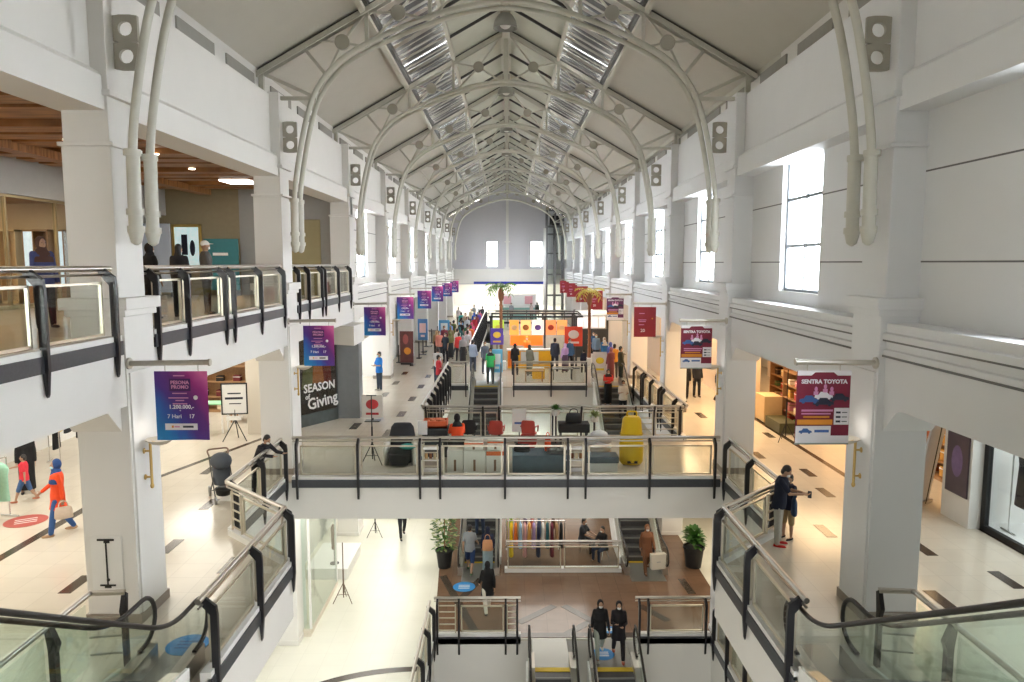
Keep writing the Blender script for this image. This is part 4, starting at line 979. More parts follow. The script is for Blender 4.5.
for i, (x, y) in enumerate(((-6.1, 41.), (-5.2, 43.), (-5.3, 45.9), (-5.45, 49.), (-5.3, 51.2), (-5.1, 53.4))): stanchion(f'{ORD[i] if i else "nearest"} black queue post along the far left walkway', (x, y, 0))
t = thing('poster_stand', 'dark poster stand with glowing orange picture on the far left walkway', 'poster', (-5.55, 40.3, 0), R(-8)); MB().box(-.38, .38, -.03, .03, .1, 1.85).build('panel', mat('dark_red_print', (.12, .03, .03), .5, var=.5, scale=4), t, bevel=.01); mb = MB(); mb.ell((.05, -.03, .75), (.2, .01, .2)); mb.build('picture', BORG, t, smooth=60); mb = MB(); mb.ell((-.05, -.03, 1.4), (.16, .01, .28)); mb.build('picture', mat('rose_print', '#a0504c', .5), t, smooth=60); MB().box(-.3, .3, -.2, .2, 0, .1).build('stand_foot', BLACK, t)
t = thing('roll_up_banner', 'pale roll-up banner leaning outside the warm shop on the right', 'banner', (9.68, 16.5, 0), R(216)); mb = MB(); mb.prism([(-.08, .06), (.02, .06), (.34, 2.05), (.31, 2.05)], lambda u, v, w: (w, u, v), -.36, .36); mb.build('banner_cloth', mat('pale_grey_cloth', (.55, .56, .6), .6), t); MB().box(-.44, .44, -.12, .08, 0, .07).build('stand_foot', STEEL, t); MB().tube([(0, .12, .05), (0, .37, 1.9)], .012, 6).build('pole', BLACK, t)

# pushchair by the left railing
t = thing('pushchair', 'grey pushchair parked on the left walkway by the slanted railing', 'pushchair', (-6.75, 17.05, 0), R(210))
GR = mat('pushchair_grey', '#4a5058', .8)
mb = MB(); mb.tube(spline([(-.22, -.5, .98), (-.22, -.3, .72), (-.22, .25, .2), (-.22, .42, .12)]), .014, 8); mb.tube(spline([(.22, -.5, .98), (.22, -.3, .72), (.22, .25, .2), (.22, .42, .12)]), .014, 8); mb.tube([(-.22, -.36, .12), (-.22, .1, .55)], .013, 8); mb.tube([(.22, -.36, .12), (.22, .1, .55)], .013, 8); mb.tube([(-.22, -.36, .12), (.22, -.36, .12)], .012, 8); mb.build('frame', DARKS, t, smooth=40)
mb = MB(); mb.tube(spline([(-.22, -.48, .96), (-.22, -.62, 1.06), (0, -.64, 1.07), (.22, -.62, 1.06), (.22, -.48, .96)]), .02, 8); mb.build('handle', mat('tan_grip', (.2, .12, .09), .6), t, smooth=40)
mb = MB(); mb.loft([(0, -.05, .35, .19, .2), (0, -.05, .42, .2, .22), (0, -.12, .55, .2, .16), (0, -.2, .8, .2, .1), (0, -.24, .9, .17, .06)]); mb.build('seat', GR, t, smooth=60)
mb = MB(); 
vs = []
for i in range(7):
    a = R(-20+i*22)
    for k in range(9):
        b = math.pi*k/8; vs.append((.23*math.cos(b), -.16-.34*math.cos(a)*.55+.2*math.sin(a)*1.0*.9, .72+.34*math.sin(b)*math.sin(R(40+i*12))))
mb.ell((0, -.14, .88), (.25, .33, .2), 16, 8); mb.build('canopy', GR, t, smooth=60)
mb = MB(); mb.loft([(0, .05, .12, .16, .22), (0, .05, .26, .19, .25)]); mb.build('basket', BLACK, t, smooth=60)
for x, y, r in ((-.25, -.36, .12), (.25, -.36, .12), (-.23, .42, .09), (.23, .42, .09)): MB().tube([(x-.025, y, r), (x+.025, y, r)], r, 16).build('wheel', mat('grey_wheel', (.3, .3, .3), .5), t, smooth=40)

# plants
LEAFM = mat('leaf_green', '#3f6b2a', .5, var=.45, scale=3); LEAFV = mat('leaf_pale', '#9aa86a', .5, var=.3, scale=3)
def leaf(mb, p, d, l, w, droop=.3):
    d = Vector(d).normalized(); side = d.cross(Vector((0, 0, 1)))
    side = side.normalized() if side.length > .01 else Vector((1, 0, 0)); pts = []
    p = Vector(p); rows = []
    for j in range(5):
        u = j/4; c = p+d*l*u-Vector((0, 0, droop*l*u*u)); ww = w*math.sin(math.pi*min(.98, u*.86+.12))
        rows.append((c-side*ww, c+Vector((0, 0, -.12*ww)), c+side*ww))
    vs = [v for r in rows for v in r]; fs = []
    for j in range(4):
        for k in range(2): a = j*3+k; fs.append((a, a+1, a+4, a+3))
    mb.add(vs, fs)
def pot(t, r, h, m=BLACK):
    MB().lathe([(r*.72, 0), (r*.95, h*.9), (r*1.04, h*.92), (r*1.04, h), (r*.92, h), (r*.9, h*.93), (.01, h*.92)], n=20).build('pot', m, t, smooth=40)
t = thing('potted_plant', 'tall leafy plant in a black pot at the foot of the far left escalator', 'plant', (-2.12, 24.2, LG+.008)); pot(t, .3, .62)
mb = MB(); mv = MB()
for i in range(430):
    z = .6+1.75*rng.random(); r = .42*(1-.45*abs(z-1.2)/1.2); a = rng.random()*6.28; q = rng.random()**.5*r
    leaf(mb if rng.random() < .72 else mv, (q*math.cos(a), q*math.sin(a), z), (math.cos(a), math.sin(a), rng.uniform(-.2, .9)), .17, .045)
mb.build('foliage', LEAFM, t); mv.build('pale_foliage', LEAFV, t); MB().tube([(0, 0, .55), (.02, 0, 2.0)], .02, 6).build('stem', WOOD, t)
t = thing('potted_plant', 'bushy plant in a black pot on the ground floor at the right', 'plant', (6.45, 24.2, LG+.008)); pot(t, .36, .72)
mb = MB()
for i in range(150):
    a = rng.random()*6.28; e = rng.uniform(.1, 1.4); z = .75+.5*rng.random(); leaf(mb, (.12*math.cos(a), .12*math.sin(a), z), (math.cos(a)*math.cos(e), math.sin(a)*math.cos(e), math.sin(e)), .34, .07, .35)
mb.build('foliage', LEAFM, t); MB().tube([(0, 0, .6), (0, 0, 1.2)], .025, 6).build('stem', WOOD, t)
PALMT = mat('palm_trunk_brown', '#8a5a3c', .8, var=.3, scale=12); FROND = mat('palm_frond', '#5c8a3a', .55, var=.3); FRONDY = mat('palm_frond_yellow', '#b3a43c', .55, var=.3)
def palm(label, loc, h, fr):
    t = thing('palm_tree', label, 'tree', loc, 0, 'slim palms in the hall')
    mb = MB(); mb.tube([(0, 0, 0), (.02, 0, h*.3), (0, .02, h*.6), (0, 0, h*.84), (0, 0, h*.9)], .12, 10, radii=[.11, .085, .08, .085, .07])
    for k in range(14): z = h*.9*k/14; mb.tube([(0, 0, z), (0, 0, z+.05)], .098, 10)
    mb.build('trunk', PALMT, t, smooth=40); mb = MB(); mb.prism([(-.27, -.27), (.27, -.27), (.27, .27), (-.27, .27)], lambda u, v, w: (u, v, w), 0, .45); mb.build('planter', WHITE, t, bevel=.02)
    MB().ell((0, 0, h*.83), (.16, .16, .4), 12, 8).build('crown_shaft', PALMT, t, smooth=60)
    for i in range(13):
        a = 2*math.pi*i/13+.2; mb = MB(); path = []
        for j in range(7):
            u = j/6; path.append((.68*u*math.cos(a), .68*u*math.sin(a), h*.9+.75*u-.7*u*u*(.7+.35*(i % 3))))
        mb.tube(path, .015, 5)
        for j in range(1, 7):
            p = path[j]; d = Vector(path[j])-Vector(path[j-1]); sd = d.cross(Vector((0, 0, 1))).normalized()
            for sg in (-1, 1): leaf(mb, p, sd*sg+d.normalized()*.6, .26, .04, .5)
        mb.build('frond', fr, t)
    return t
palm('slim palm with green crown standing left of the food kiosk', (-.3, 38.35, 0), 4.75, FROND)
palm('slim palm with yellowish crown standing right of the food kiosk', (4.5, 39.7, 0), 4.4, FRONDY)
# food kiosk on the platform
t = thing('food_kiosk', 'orange food kiosk with a black frame and hanging picture panels', 'kiosk', (1.5, 39.2, 0), 0)
mb = MB()
for x in (-2.35, .55, 2.25): mb.box(x-.05, x+.05, -.05, .05, 0, 2.75); mb.box(x-.05, x+.05, 2.4, 2.5, 0, 2.75)
mb.build('frame_post', DARKS, t)
mb = MB(); mb.box(-2.45, 2.6, -.05, .05, 2.68, 2.78); mb.box(-2.45, 2.6, 2.4, 2.5, 2.68, 2.78); mb.box(-2.45, -2.37, 0, 2.5, 2.68, 2.78); mb.box(2.52, 2.6, 0, 2.5, 2.68, 2.78); mb.tube([(-2.1, -.02, 3.02), (2.3, -.02, 3.02), (2.5, -.02, 2.85)], .035, 8); mb.build('canopy_frame', DARKS, t)
for i, (xa, xb, c) in enumerate(((-2.25, -1.65, '#b9d24a'), (-1.35, -.85, '#f0a24a'), (-.75, -.2, '#f5c27a'), (-.15, .5, '#f2e2d6'), (.6, 1.15, '#ec8a52'), (1.2, 1.75, '#f3a45e'))):
    mb = MB(); mb.box(xa, xb, -.03, 0, 1.75, 2.55); p = mb.build('picture_panel', mat('kiosk_panel_'+c[1:], c, .5, var=.12, scale=3, emit=c, es=.7), t); mb = MB(); mb.ell(((xa+xb)/2, -.03, 2.15), (.17, .01, .15)); mb.build('food_print', mat('food_print_%d' % i, ('#e7dc50', '#fbd9a0', '#b56a2a', '#7a4fa0', '#c8452c', '#f7d79a')[i], .5), p, smooth=60)
MB().box(-2.3, 2.3, 2.3, 2.38, .0, 1.75).build('back_panel', mat('kiosk_back', '#8e8f86', .5, var=.2), t)
mb = MB(); mb.box(-1.3, .5, 1.2, 1.28, 1.05, 1.6); mb.box(-1.3, .5, 1.28, 1.8, 1.05, 1.1); mb.build('back_sign', mat('kiosk_orange', '#ee6a1f', .5, var=.2, scale=3, emit='#ee6a1f', es=.5), t)
MB().box(-1.45, 1.0, -.5, .0, 0, .95).build('counter', mat('kiosk_yellow', '#f2b21c', .5, var=.06), t, bevel=.02); MB().box(-1.5, 1.05, -.55, .05, .95, 1.02).build('counter_top', WHITE, t, bevel=.01); MB().box(-.75, .2, -.512, -.5, .25, .9).build('counter_panel', WHITE, t); MB().box(-1.42, -1.05, -.513, -.5, .1, .9).build('counter_panel', mat('kiosk_deep_orange', '#e8731e', .5), t)
def standee(label, loc, w, z0, z1, c, c2, cat='sign board', rz=0., shape='disc'):
    t = thing('sign_board', label, cat, loc, rz); MB().box(-w/2, w/2, -.03, .03, z0, z1).build('board', mat('board_'+c[1:], c, .5, var=.1, scale=3), t, bevel=.015)
    mb = MB()
    if shape == 'disc': mb.ell((0, -.03, z0+(z1-z0)*.6), (w*.3, .015, w*.24)); mb.box(-w*.3, w*.3, -.036, -.03, z0+(z1-z0)*.14, z0+(z1-z0)*.24)
    else: mb.box(-w*.32, w*.32, -.036, -.03, z0+(z1-z0)*.35, z0+(z1-z0)*.8); mb.box(-w*.2, w*.2, -.036, -.03, z0+(z1-z0)*.15, z0+(z1-z0)*.25)
    mb.build('print', mat('boardprint_'+c2[1:], c2, .5), t, smooth=50)
    if z0 > .02: MB().box(-.03, .03, .03, .07, 0, z1-.1).box(-w*.35, w*.35, -.15, .2, 0, .03).build('stand', DARKS, t)
    return t
standee('purple sign board with a yellow disc left of the kiosk counter', (-.5, 37.6, 0), .68, 1.4, 2.25, '#5a3fa8', '#f0c64a')
standee('light blue sign board standing below the purple board', (-.5, 37.3, 0), .58, 0, 1.2, '#6fc0e6', '#e8f2f6', shape='box')
standee('orange red sign board with white mark at the right end of the kiosk', (3.55, 38.6, 0), .95, 1.2, 2.25, '#e2472a', '#f6e6e0')
standee('small light blue sign on the far left walkway before the crowd', (-4.1, 47.6, 0), .7, .9, 1.9, '#5aa6d8', '#e8f2f6', shape='box')
standee('blue and white tall poster by the queue posts', (-5.15, 44.6, 0), .6, .9, 2.2, '#4d7fb8', '#f2d0d0', shape='box')
standee('white board with a yellow emblem at the right stalls', (4.75, 36.9, 0), .7, 0, 1.1, '#e9e6df', '#e8d23a', shape='disc')
# small stall tables right of the kiosk
def table(label, loc, sx, sy, h, mtop, mleg, cat='table', rz=0., cloth_drop=0., group=None):
    t = thing('table', label, cat, loc, rz, group); MB().box(-sx/2, sx/2, -sy/2, sy/2, h-.04, h).build('table_top', mtop, t, bevel=.008)
    for x in (-1, 1):
        for y in (-1, 1): MB().box(x*(sx/2-.06)-.022, x*(sx/2-.06)+.022, y*(sy/2-.06)-.022, y*(sy/2-.06)+.022, 0, h-.04).build('leg', mleg, t)
    if cloth_drop:
        mb = MB(); e = .012
        for a in ((-sx/2-e, sx/2+e, -sy/2-e, -sy/2), (-sx/2-e, sx/2+e, sy/2, sy/2+e), (-sx/2-e, -sx/2, -sy/2, sy/2), (sx/2, sx/2+e, -sy/2, sy/2)): mb.box(*a, h-cloth_drop, h+.005)
        mb.box(-sx/2, sx/2, -sy/2, sy/2, h, h+.006); mb.build('tablecloth', mtop, t)
    return t
table('white stall table right of the kiosk among standing people', (5.0, 37.9, 0), 1.1, .6, .85, mat('stall_white', '#e6e4d8', .6), DARKS, cloth_drop=.8)
table('grey low table behind the platform railing', (2.7, 35.0, 0), 1.0, .5, .55, mat('grey_top', '#8a8a88', .5), DARKS)
table('small wooden folding table behind the platform railing', (1.3, 34.3, 0), .9, .5, .55, WOOD, WOOD)
t = thing('cardboard_box', 'yellow goods box on the floor behind the platform railing', 'box', (1.55, 35.3, 0)); MB().box(-.3, .3, -.2, .2, 0, .5).build('body', mat('yellow_box', '#d8a628', .6), t, bevel=.01); MB().box(-.28, .28, -.18, .18, .5, .53).build('lid', WHITE, t)
# far right shop sign with four lit panels
t = thing('lit_shop_sign', 'shop front with four white lit panels far on the right', 'shop sign', (5.0, 43.3, 0)); 
for x in (-.98, .98): MB().box(x-.06, x+.06, 0, .1, 0, 2.85).build('frame_post', DARKS, t)
MB().box(-.92, .92, .02, .1, 0, 1.7).build('front_panel', DARKS, t)
for i in range(4): MB().box(-.86+.44*i, -.47+.44*i, -.03, .03, 1.78, 2.42).build('lit_panel', mat('lit_white_panel', (.9, .9, .9), .4, emit=(1, 1, 1), es=.55), t)
MB().box(-.98, .98, -.04, .06, 2.55, 2.8).build('lit_header', mat('lit_header', (.9, .95, .9), .4, emit=(.95, 1, .95), es=.55), t); MB().lathe([(.17, 0), (.17, .05)], (-.0, -.04, 2.7), 16, Matrix.Rotation(R(90), 3, 'X')).build('round_emblem', mat('lit_emblem', (.95, .95, .95), .4, emit=(1, 1, 1), es=.8), t)
# scaffold lift tower against the far wall
t = thing('lift_tower', 'tall grey steel lift tower in the right far corner', 'lift tower', (4.98, 77.55, 0)); mb = MB(); h = 11.2
for x in (-.85, 0, .85):
    for y in (-.85, .85): MB().box(x-.08, x+.08, y-.08, y+.08, 0, h).build('upright', mat('tower_grey', (.16, .16, .17), .5), t)
mb = MB()
for z in (2.2, 4.4, 6.6, 8.6, 9.4, h-.1):
    MB().box(-.9, .9, -.91, -.79, z-.06, z+.06).box(-.9, .9, .79, .91, z-.06, z+.06).box(-.91, -.79, -.85, .85, z-.06, z+.06).box(.79, .91, -.85, .85, z-.06, z+.06).build('cross_bar', MATS['tower_grey'], t)
MB().box(-.5, .5, -.5, .5, 9.5, 10.5).tube([(-.4, -.6, 10.0), (.4, -.6, 10.0)], .3, 14).build('lift_motor', BLACK, t, smooth=40); MB().box(-.8, .8, -.83, -.81, .2, 9.4).build('glass_pane', GLASS, t); MB().box(-1.2, -.95, -.9, -.65, 0, 9.2).build('white_post', WHITE, t)
# far end kiosk
t = thing('far_stall', 'white counter stall with teal front at the far end behind the rail', 'stall', (1.6, 74.5, 0)); MB().box(-2.4, 1.4, -.4, .4, 0, 1.1).build('counter', mat('teal_front', '#8cc4c0', .5), t, bevel=.02); MB().box(-2.5, 1.5, -.5, .5, 1.1, 1.18).build('counter_top', WHITE, t); MB().box(-2.4, 1.4, .9, 1.0, 0, 2.4).build('back_panel', SHOPW, t); MB().box(-2.0, -1.2, .85, .9, 1.4, 2.2).box(.2, 1.0, .85, .9, 1.4, 2.2).build('picture_panel', mat('rose_panel', '#d8a0a8', .5), t)

# ------------------------------------------------------------------ goods on the bridge
def carton(label, loc, sx, sy, sz, stripe=None, rz=0., c='#e8e4da'):
    t = thing('carton', label, 'box', loc, rz, 'cartons on the bridge'); MB().box(-sx/2, sx/2, -sy/2, sy/2, 0, sz).build('body', mat('carton_'+c[1:], c, .7, var=.05), t, bevel=.008)
    if stripe: MB().box(-sx/2-.004, sx/2+.004, -sy/2-.004, sy/2+.004, sz*.78, sz*.96).build('stripe', mat('stripe_'+stripe[1:], stripe, .6), t)
    MB().box(-.03, .03, -sy/2-.006, -sy/2, sz*.1, sz*.6).build('tape', mat('tape_brown', '#7a5a3a', .5), t); return t
carton('white carton at the left of the row behind the bridge glass', (-1.35, 19.35, 0), .42, .5, .62); carton('white carton in the middle of the row behind the bridge glass', (-.83, 19.35, 0), .58, .5, .62); carton('white carton with orange stripe at the right of the row', (-.28, 19.35, 0), .46, .5, .62, '#d9682a')
carton('flat white carton with orange stripe lying on the middle carton', (-.85, 19.35, .625), .5, .45, .2, '#d9682a'); carton('white carton with orange stripe on top of the right carton', (-.27, 19.35, .625), .42, .42, .24, '#d9682a')
t = thing('massage_armchair', 'dark padded armchair with a pale shell at the left of the bridge', 'armchair', (-2.95, 20.2, 0), 0); t.scale = (.85, .85, .82); DK = mat('dark_padding', '#23252a', .7); SHL = mat('pale_shell', '#c9c6bc', .4)
mb = MB(); mb.loft([(0, 0, .05, .42, .4), (0, 0, .4, .46, .44), (0, .08, .5, .42, .38)]); mb.build('seat', DK, t, smooth=60)
mb = MB(); mb.loft([(0, .25, .4, .42, .14), (0, .34, .8, .44, .15), (0, .42, 1.15, .38, .13), (0, .46, 1.28, .28, .08)]); mb.build('backrest', DK, t, smooth=60)
for s in (-1, 1): mb = MB(); mb.loft([(s*.46, -.05, .02, .09, .42), (s*.48, 0, .5, .11, .46), (s*.46, .05, .72, .1, .38), (s*.45, .08, .78, .06, .3)]); mb.build('arm_shell', SHL, t, smooth=60)
mb = MB(); mb.loft([(0, -.5, .05, .3, .12), (0, -.46, .4, .34, .14)]); mb.build('footrest', DK, t, smooth=60)
t = thing('cushion', 'teal cushion on the dark armchair on the bridge', 'cushion', (-2.72, 19.95, .45)); MB().ell((0, 0, .07), (.24, .16, .08)).build('body', mat('teal_cloth', '#2f9a8f', .8), t, smooth=60); MB().tube([(.24*math.cos(a*.3), .16*math.sin(a*.3), .07) for a in range(21)], .012, 6, closed=True).build('piping', mat('teal_cloth', '#2f9a8f'), t)
t = thing('goods_counter', 'dark counter behind the ladder section of the bridge railing', 'counter', (-2.05, 21.0, 0)); MB().box(-.36, .36, -.3, .3, 0, .8).build('body', mat('counter_dark', '#2c2f33', .5), t, bevel=.01); MB().box(-.4, .4, -.34, .34, .8, .85).build('counter_top', mat('counter_top_dark', '#3c3f44', .4), t)
t = thing('crate', 'flat orange crate of goods on the dark counter on the bridge', 'crate', (-2.05, 21.0, .85)); MB().box(-.35, .35, -.25, .25, 0, .05).build('crate_floor', mat('orange_crate', '#c8562a', .6), t); mb = MB()
for a in ((-.35, .35, -.25, -.22), (-.35, .35, .22, .25), (-.35, -.32, -.25, .25), (.32, .35, -.25, .25)): mb.box(*a, .0, .2)
mb.build('crate_side', mat('orange_crate', '#c8562a'), t); mb = MB()
for i in range(18): mb.ell((rng.uniform(-.26, .26), rng.uniform(-.18, .18), .18), (.07, .06, .05), 8, 5)
o = mb.build('goods_heap', mat('orange_goods', '#b5603a', .6, var=.4), t, smooth=60); o['kind'] = 'stuff'
def rackshelf(label, loc, w=.5, h=.8, n=3):
    t = thing('shelf_rack', label, 'shelf', loc, 0, 'little shelf racks behind the bridge railing'); mb = MB()
    for x in (-w/2, w/2):
        for y in (-.15, .15): MB().box(x-.012, x+.012, y-.012, y+.012, 0, h).build('upright', FRAMEC, t)
    for i in range(n): MB().box(-w/2, w/2, -.16, .16, .08+i*.3, .1+i*.3).build('shelf', WHITE, t)
    return t
rackshelf('small shelf rack behind the left ladder section of the bridge railing', (-1.94, 19.1, 0)); rackshelf('small shelf rack behind the right ladder section of the bridge railing', (1.84, 19.1, 0))
cols = ['#c9a06a', '#7d4a2a', '#d8c7a2', '#9a6a3f']
for ri, (x0, nm) in enumerate(((-1.94, 'left'), (1.84, 'right'))):
    for j in range(4):
        t = thing('jar', f'{["pale brown", "dark brown", "cream", "mid brown"][j]} jar on the {nm} small rack behind the bridge railing', 'jar', (x0-.17+.113*j, 19.08, .4)); MB().lathe([(.035, 0), (.042, .02), (.042, .13), (.03, .16)], n=12).build('body', mat('jar_'+cols[j][1:], cols[j], .4), t, smooth=40); MB().lathe([(.034, .16), (.034, .185)], n=12).build('lid', BLACK, t)
def chair(label, loc, rz, m, mleg=WHITE, group='chairs on the bridge'):
    t = thing('chair', label, 'chair', loc, rz, group); mb = MB(); mb.loft([(0, 0, .40, .22, .22), (0, 0, .44, .24, .23), (0, 0, .46, .22, .21)]); mb.build('seat', m, t, smooth=50)
    mb = MB(); P = []
    mb.loft([(0, .2, .44, .2, .03), (0, .23, .62, .22, .03), (0, .26, .82, .2, .03), (0, .27, .86, .16, .02)]); mb.build('backrest', m, t, smooth=50)
    for x in (-.17, .17):
        for y in (-.16, .17): MB().tube([(x, y, .41), (x*1.2, y*1.25, 0)], .018, 8).build('leg', mleg, t, smooth=40)
    for s in (-1, 1): MB().tube([(s*.23, .22, .66), (s*.26, -.12, .64), (s*.24, -.16, .44)], .02, 8).build('armrest', m, t, smooth=40)
    return t
REDC = mat('red_plastic', '#a8392f', .45); chair('red plastic chair at the back of the bridge, left of the pair', (-.3, 22.0, 0), R(180), REDC); chair('red plastic chair at the back of the bridge, right of the pair', (.72, 22.0, 0), R(170), REDC); chair('red and white chair at the front table on the bridge', (.62, 20.3, 0), R(180), REDC)
chair('black chair at the rear railing behind the person in orange', (-.85+.05, 22.0, 0), R(180), BLACK, DARKS) if False else None
chair('black chair beside the rear railing between orange seller and red chairs', (-1.15, 22.1, 0), R(185), BLACK, DARKS)
table('low display table covered in blue grey cloth on the bridge', (.95, 19.4, 0), 1.5, .8, .5, mat('blue_grey_cloth', '#5a6a75', .8, var=.3, scale=8), DARKS, cloth_drop=.46)
table('black table with thin legs near the rear railing of the bridge', (2.05, 21.7, 0), .9, .5, .8, BLACK, DARKS, cloth_drop=.25)
def bag(label, loc, c, sx=.35, sy=.18, sz=.35, handle=True, rz=0., cat='bag'):
    t = thing('bag', label, cat, loc, rz); mb = MB(); mb.loft([(0, 0, 0, sx*.46, sy*.45), (0, 0, sz*.1, sx*.5, sy*.5), (0, 0, sz*.7, sx*.47, sy*.45), (0, 0, sz, sx*.40, sy*.16)], 14); mb.build('body', cloth(c), t, smooth=60)
    if handle: MB().tube(spline([(-sx*.25, 0, sz*.95), (-sx*.2, 0, sz*1.35), (0, 0, sz*1.5), (sx*.2, 0, sz*1.35), (sx*.25, 0, sz*.95)], 4), .012, 6).build('strap', cloth(c), t, smooth=50)
    return t
bag('black bag on the black table at the rear of the bridge', (2.05, 21.7, .81), '#1b1c20', .5, .3, .28)
bag('black bag on the blue grey display table', (.45, 19.45, .51), '#1f2226', .45, .3, .2, False); bag('orange bag standing on the display table on the bridge', (1.15, 19.5, .51), '#d8512a', .18, .16, .34, True)
t = thing('goods_box', 'grey tray of goods on the right end of the display table', 'tray', (1.4, 19.3, .51)); MB().box(-.28, .28, -.2, .2, 0, .1).build('tray', DARKS, t, bevel=.01); mb = MB()
for i in range(10): mb.ell((rng.uniform(-.22, .22), rng.uniform(-.14, .14), .11), (.06, .05, .04), 8, 5)
o = mb.build('goods_heap', mat('grey_goods', '#8f9494', .6, var=.4), t, smooth=60); o['kind'] = 'stuff'
# yellow upright ride
t = thing('upright_case', 'tall rounded yellow case standing at the right on the bridge', 'case', (3.5, 19.9, 0)); YC = mat('yellow_plastic', '#d9b400', .45, var=.08)
mb = MB(); mb.loft([(0, 0, .04, .27, .2), (0, 0, .12, .33, .24), (0, 0, .6, .34, .25), (0, 0, 1.0, .29, .22), (0, 0, 1.3, .26, .2), (0, 0, 1.38, .2, .15)], 20); mb.build('shell', YC, t, smooth=50)
MB().tube(spline([(-.12, 0, 1.36), (-.12, 0, 1.5), (.12, 0, 1.5), (.12, 0, 1.36)], 4), .025, 8).build('handle', YC, t, smooth=50); MB().box(-.14, .14, -.235, -.2, .1, .17).build('vent_slot', BLACK, t); mb = MB()
for z in (.55, .9): mb.tube([(.32*math.cos(k*.2), .24*math.sin(k*.2), z) for k in range(32)], .012, 6, closed=True)
mb.build('rib', mat('yellow_dark', '#b89600', .5), t)
for x in (-.2, .2): MB().tube([(x-.03, 0, .04), (x+.03, 0, .04)], .045, 10).build('wheel', BLACK, t)
t = thing('wrapped_pile', 'white plastic wrapped pile behind the bridge railing beside the yellow case', 'pile', (2.75, 21.1, 0)); t.scale = (.75, .75, .72); PW = mat('plastic_wrap', '#d5dade', .3, var=.1); mb = MB(); mb.ell((0, 0, .3), (.5, .36, .3)); mb.ell((-.2, .05, .6), (.34, .3, .24)); mb.ell((.22, -.03, .62), (.32, .27, .2)); mb.ell((0, 0, .82), (.34, .24, .16)); mb.build('wrap', PW, t, smooth=60); MB().box(-.5, .5, -.35, .35, 0, .06).build('pallet', WOOD, t)
t = thing('storage_box', 'white storage box with grey lid at the right of the bridge', 'box', (2.62, 19.45, 0)); MB().box(-.4, .4, -.25, .25, 0, .24).build('body', WHITE, t, bevel=.02); MB().box(-.43, .43, -.28, .28, .24, .42).build('lid', mat('grey_lid', '#4a555e', .5), t, bevel=.03)
t = thing('flower_pot', 'small potted plant on the rear rail side of the bridge', 'plant', (1.55, 22.3, 0)); MB().tube([(0, 0, 0), (0, 0, .9)], .03, 8).lathe([(.18, 0), (.18, .03)], n=14).build('stand', DARKS, t); MB().lathe([(.1, .9), (.14, 1.08), (.12, 1.08)], n=14).build('pot', WHITE, t); mb = MB()
for i in range(60): a = rng.random()*6.28; e = rng.uniform(.2, 1.4); leaf(mb, (0, 0, 1.08), (math.cos(a)*math.cos(e), math.sin(a)*math.cos(e), math.sin(e)), .26, .04)
mb.build('foliage', LEAFM, t)
t = thing('flower_pot', 'pale bouquet in a pot beside the black table on the bridge', 'plant', (2.75, 22.3, 0)); MB().tube([(0, 0, 0), (0, 0, .7)], .03, 8).lathe([(.18, 0), (.18, .03)], n=14).build('stand', DARKS, t); MB().lathe([(.1, .7), (.13, .88), (.11, .88)], n=14).build('pot', WHITE, t); mb = MB()
for i in range(40): a = rng.random()*6.28; e = rng.uniform(.2, 1.4); leaf(mb, (0, 0, .88), (math.cos(a)*math.cos(e), math.sin(a)*math.cos(e), math.sin(e)), .28, .05)
mb.build('foliage', LEAFV, t)
t = thing('label_board', 'small white board on the rear rail side of the bridge', 'sign', (.72-.3, 22.45, 0)); MB().box(-.22, .22, -.02, .02, .35, 1.08).build('board', WHITE, t); MB().tube([(0, .02, 0), (0, .02, .5)], .02, 8).lathe([(.16, 0), (.16, .03)], n=14).build('stand', DARKS, t); MB().box(-.15, .15, -.026, -.02, .6, .66).build('print', BBLUE, t)
t = thing('hand_sign', 'white signboard right of the dark armchair on the bridge', 'sign', (-2.38, 20.6, 0)); MB().box(-.13, .13, -.02, .02, .7, 1.1).build('board', WHITE, t); MB().tube([(0, .02, 0), (0, .02, .75)], .018, 8).lathe([(.15, 0), (.15, .03)], n=14).build('stand', DARKS, t)

# ------------------------------------------------------------------ people
def remesh(mb, vox, smooth=3, fac=.5):
    me = bpy.data.meshes.new('r'); me.from_pydata(mb.v, [], mb.f)
    bm = bmesh.new(); bm.from_mesh(me); bmesh.ops.recalc_face_normals(bm, faces=bm.faces); bm.to_mesh(me); bm.free()
    ob = bpy.data.objects.new('r', me); C.objects.link(ob)
    m = ob.modifiers.new('m', 'REMESH'); m.mode = 'VOXEL'; m.voxel_size = vox; m.use_smooth_shade = True
    if smooth: q = ob.modifiers.new('s', 'SMOOTH'); q.iterations = smooth; q.factor = fac
    dg = bpy.context.evaluated_depsgraph_get(); out = bpy.data.meshes.new_from_object(ob.evaluated_get(dg))
    bpy.data.objects.remove(ob); bpy.data.meshes.remove(me)
    out.polygons.foreach_set('use_smooth', [True]*len(out.polygons))
    return out
def cap(mb, pts, rad, n=10):
    """limb: tapered tube with rounded joints"""
    mb.tube(pts, rad[0], n, radii=rad)
    for p, r in zip(pts, rad): mb.ell(p, (r, r, r), n, 6)
V = Vector
def rotx(v, a): c, s = math.cos(a), math.sin(a); return V((v.x, v.y*c-v.z*s, v.y*s+v.z*c))
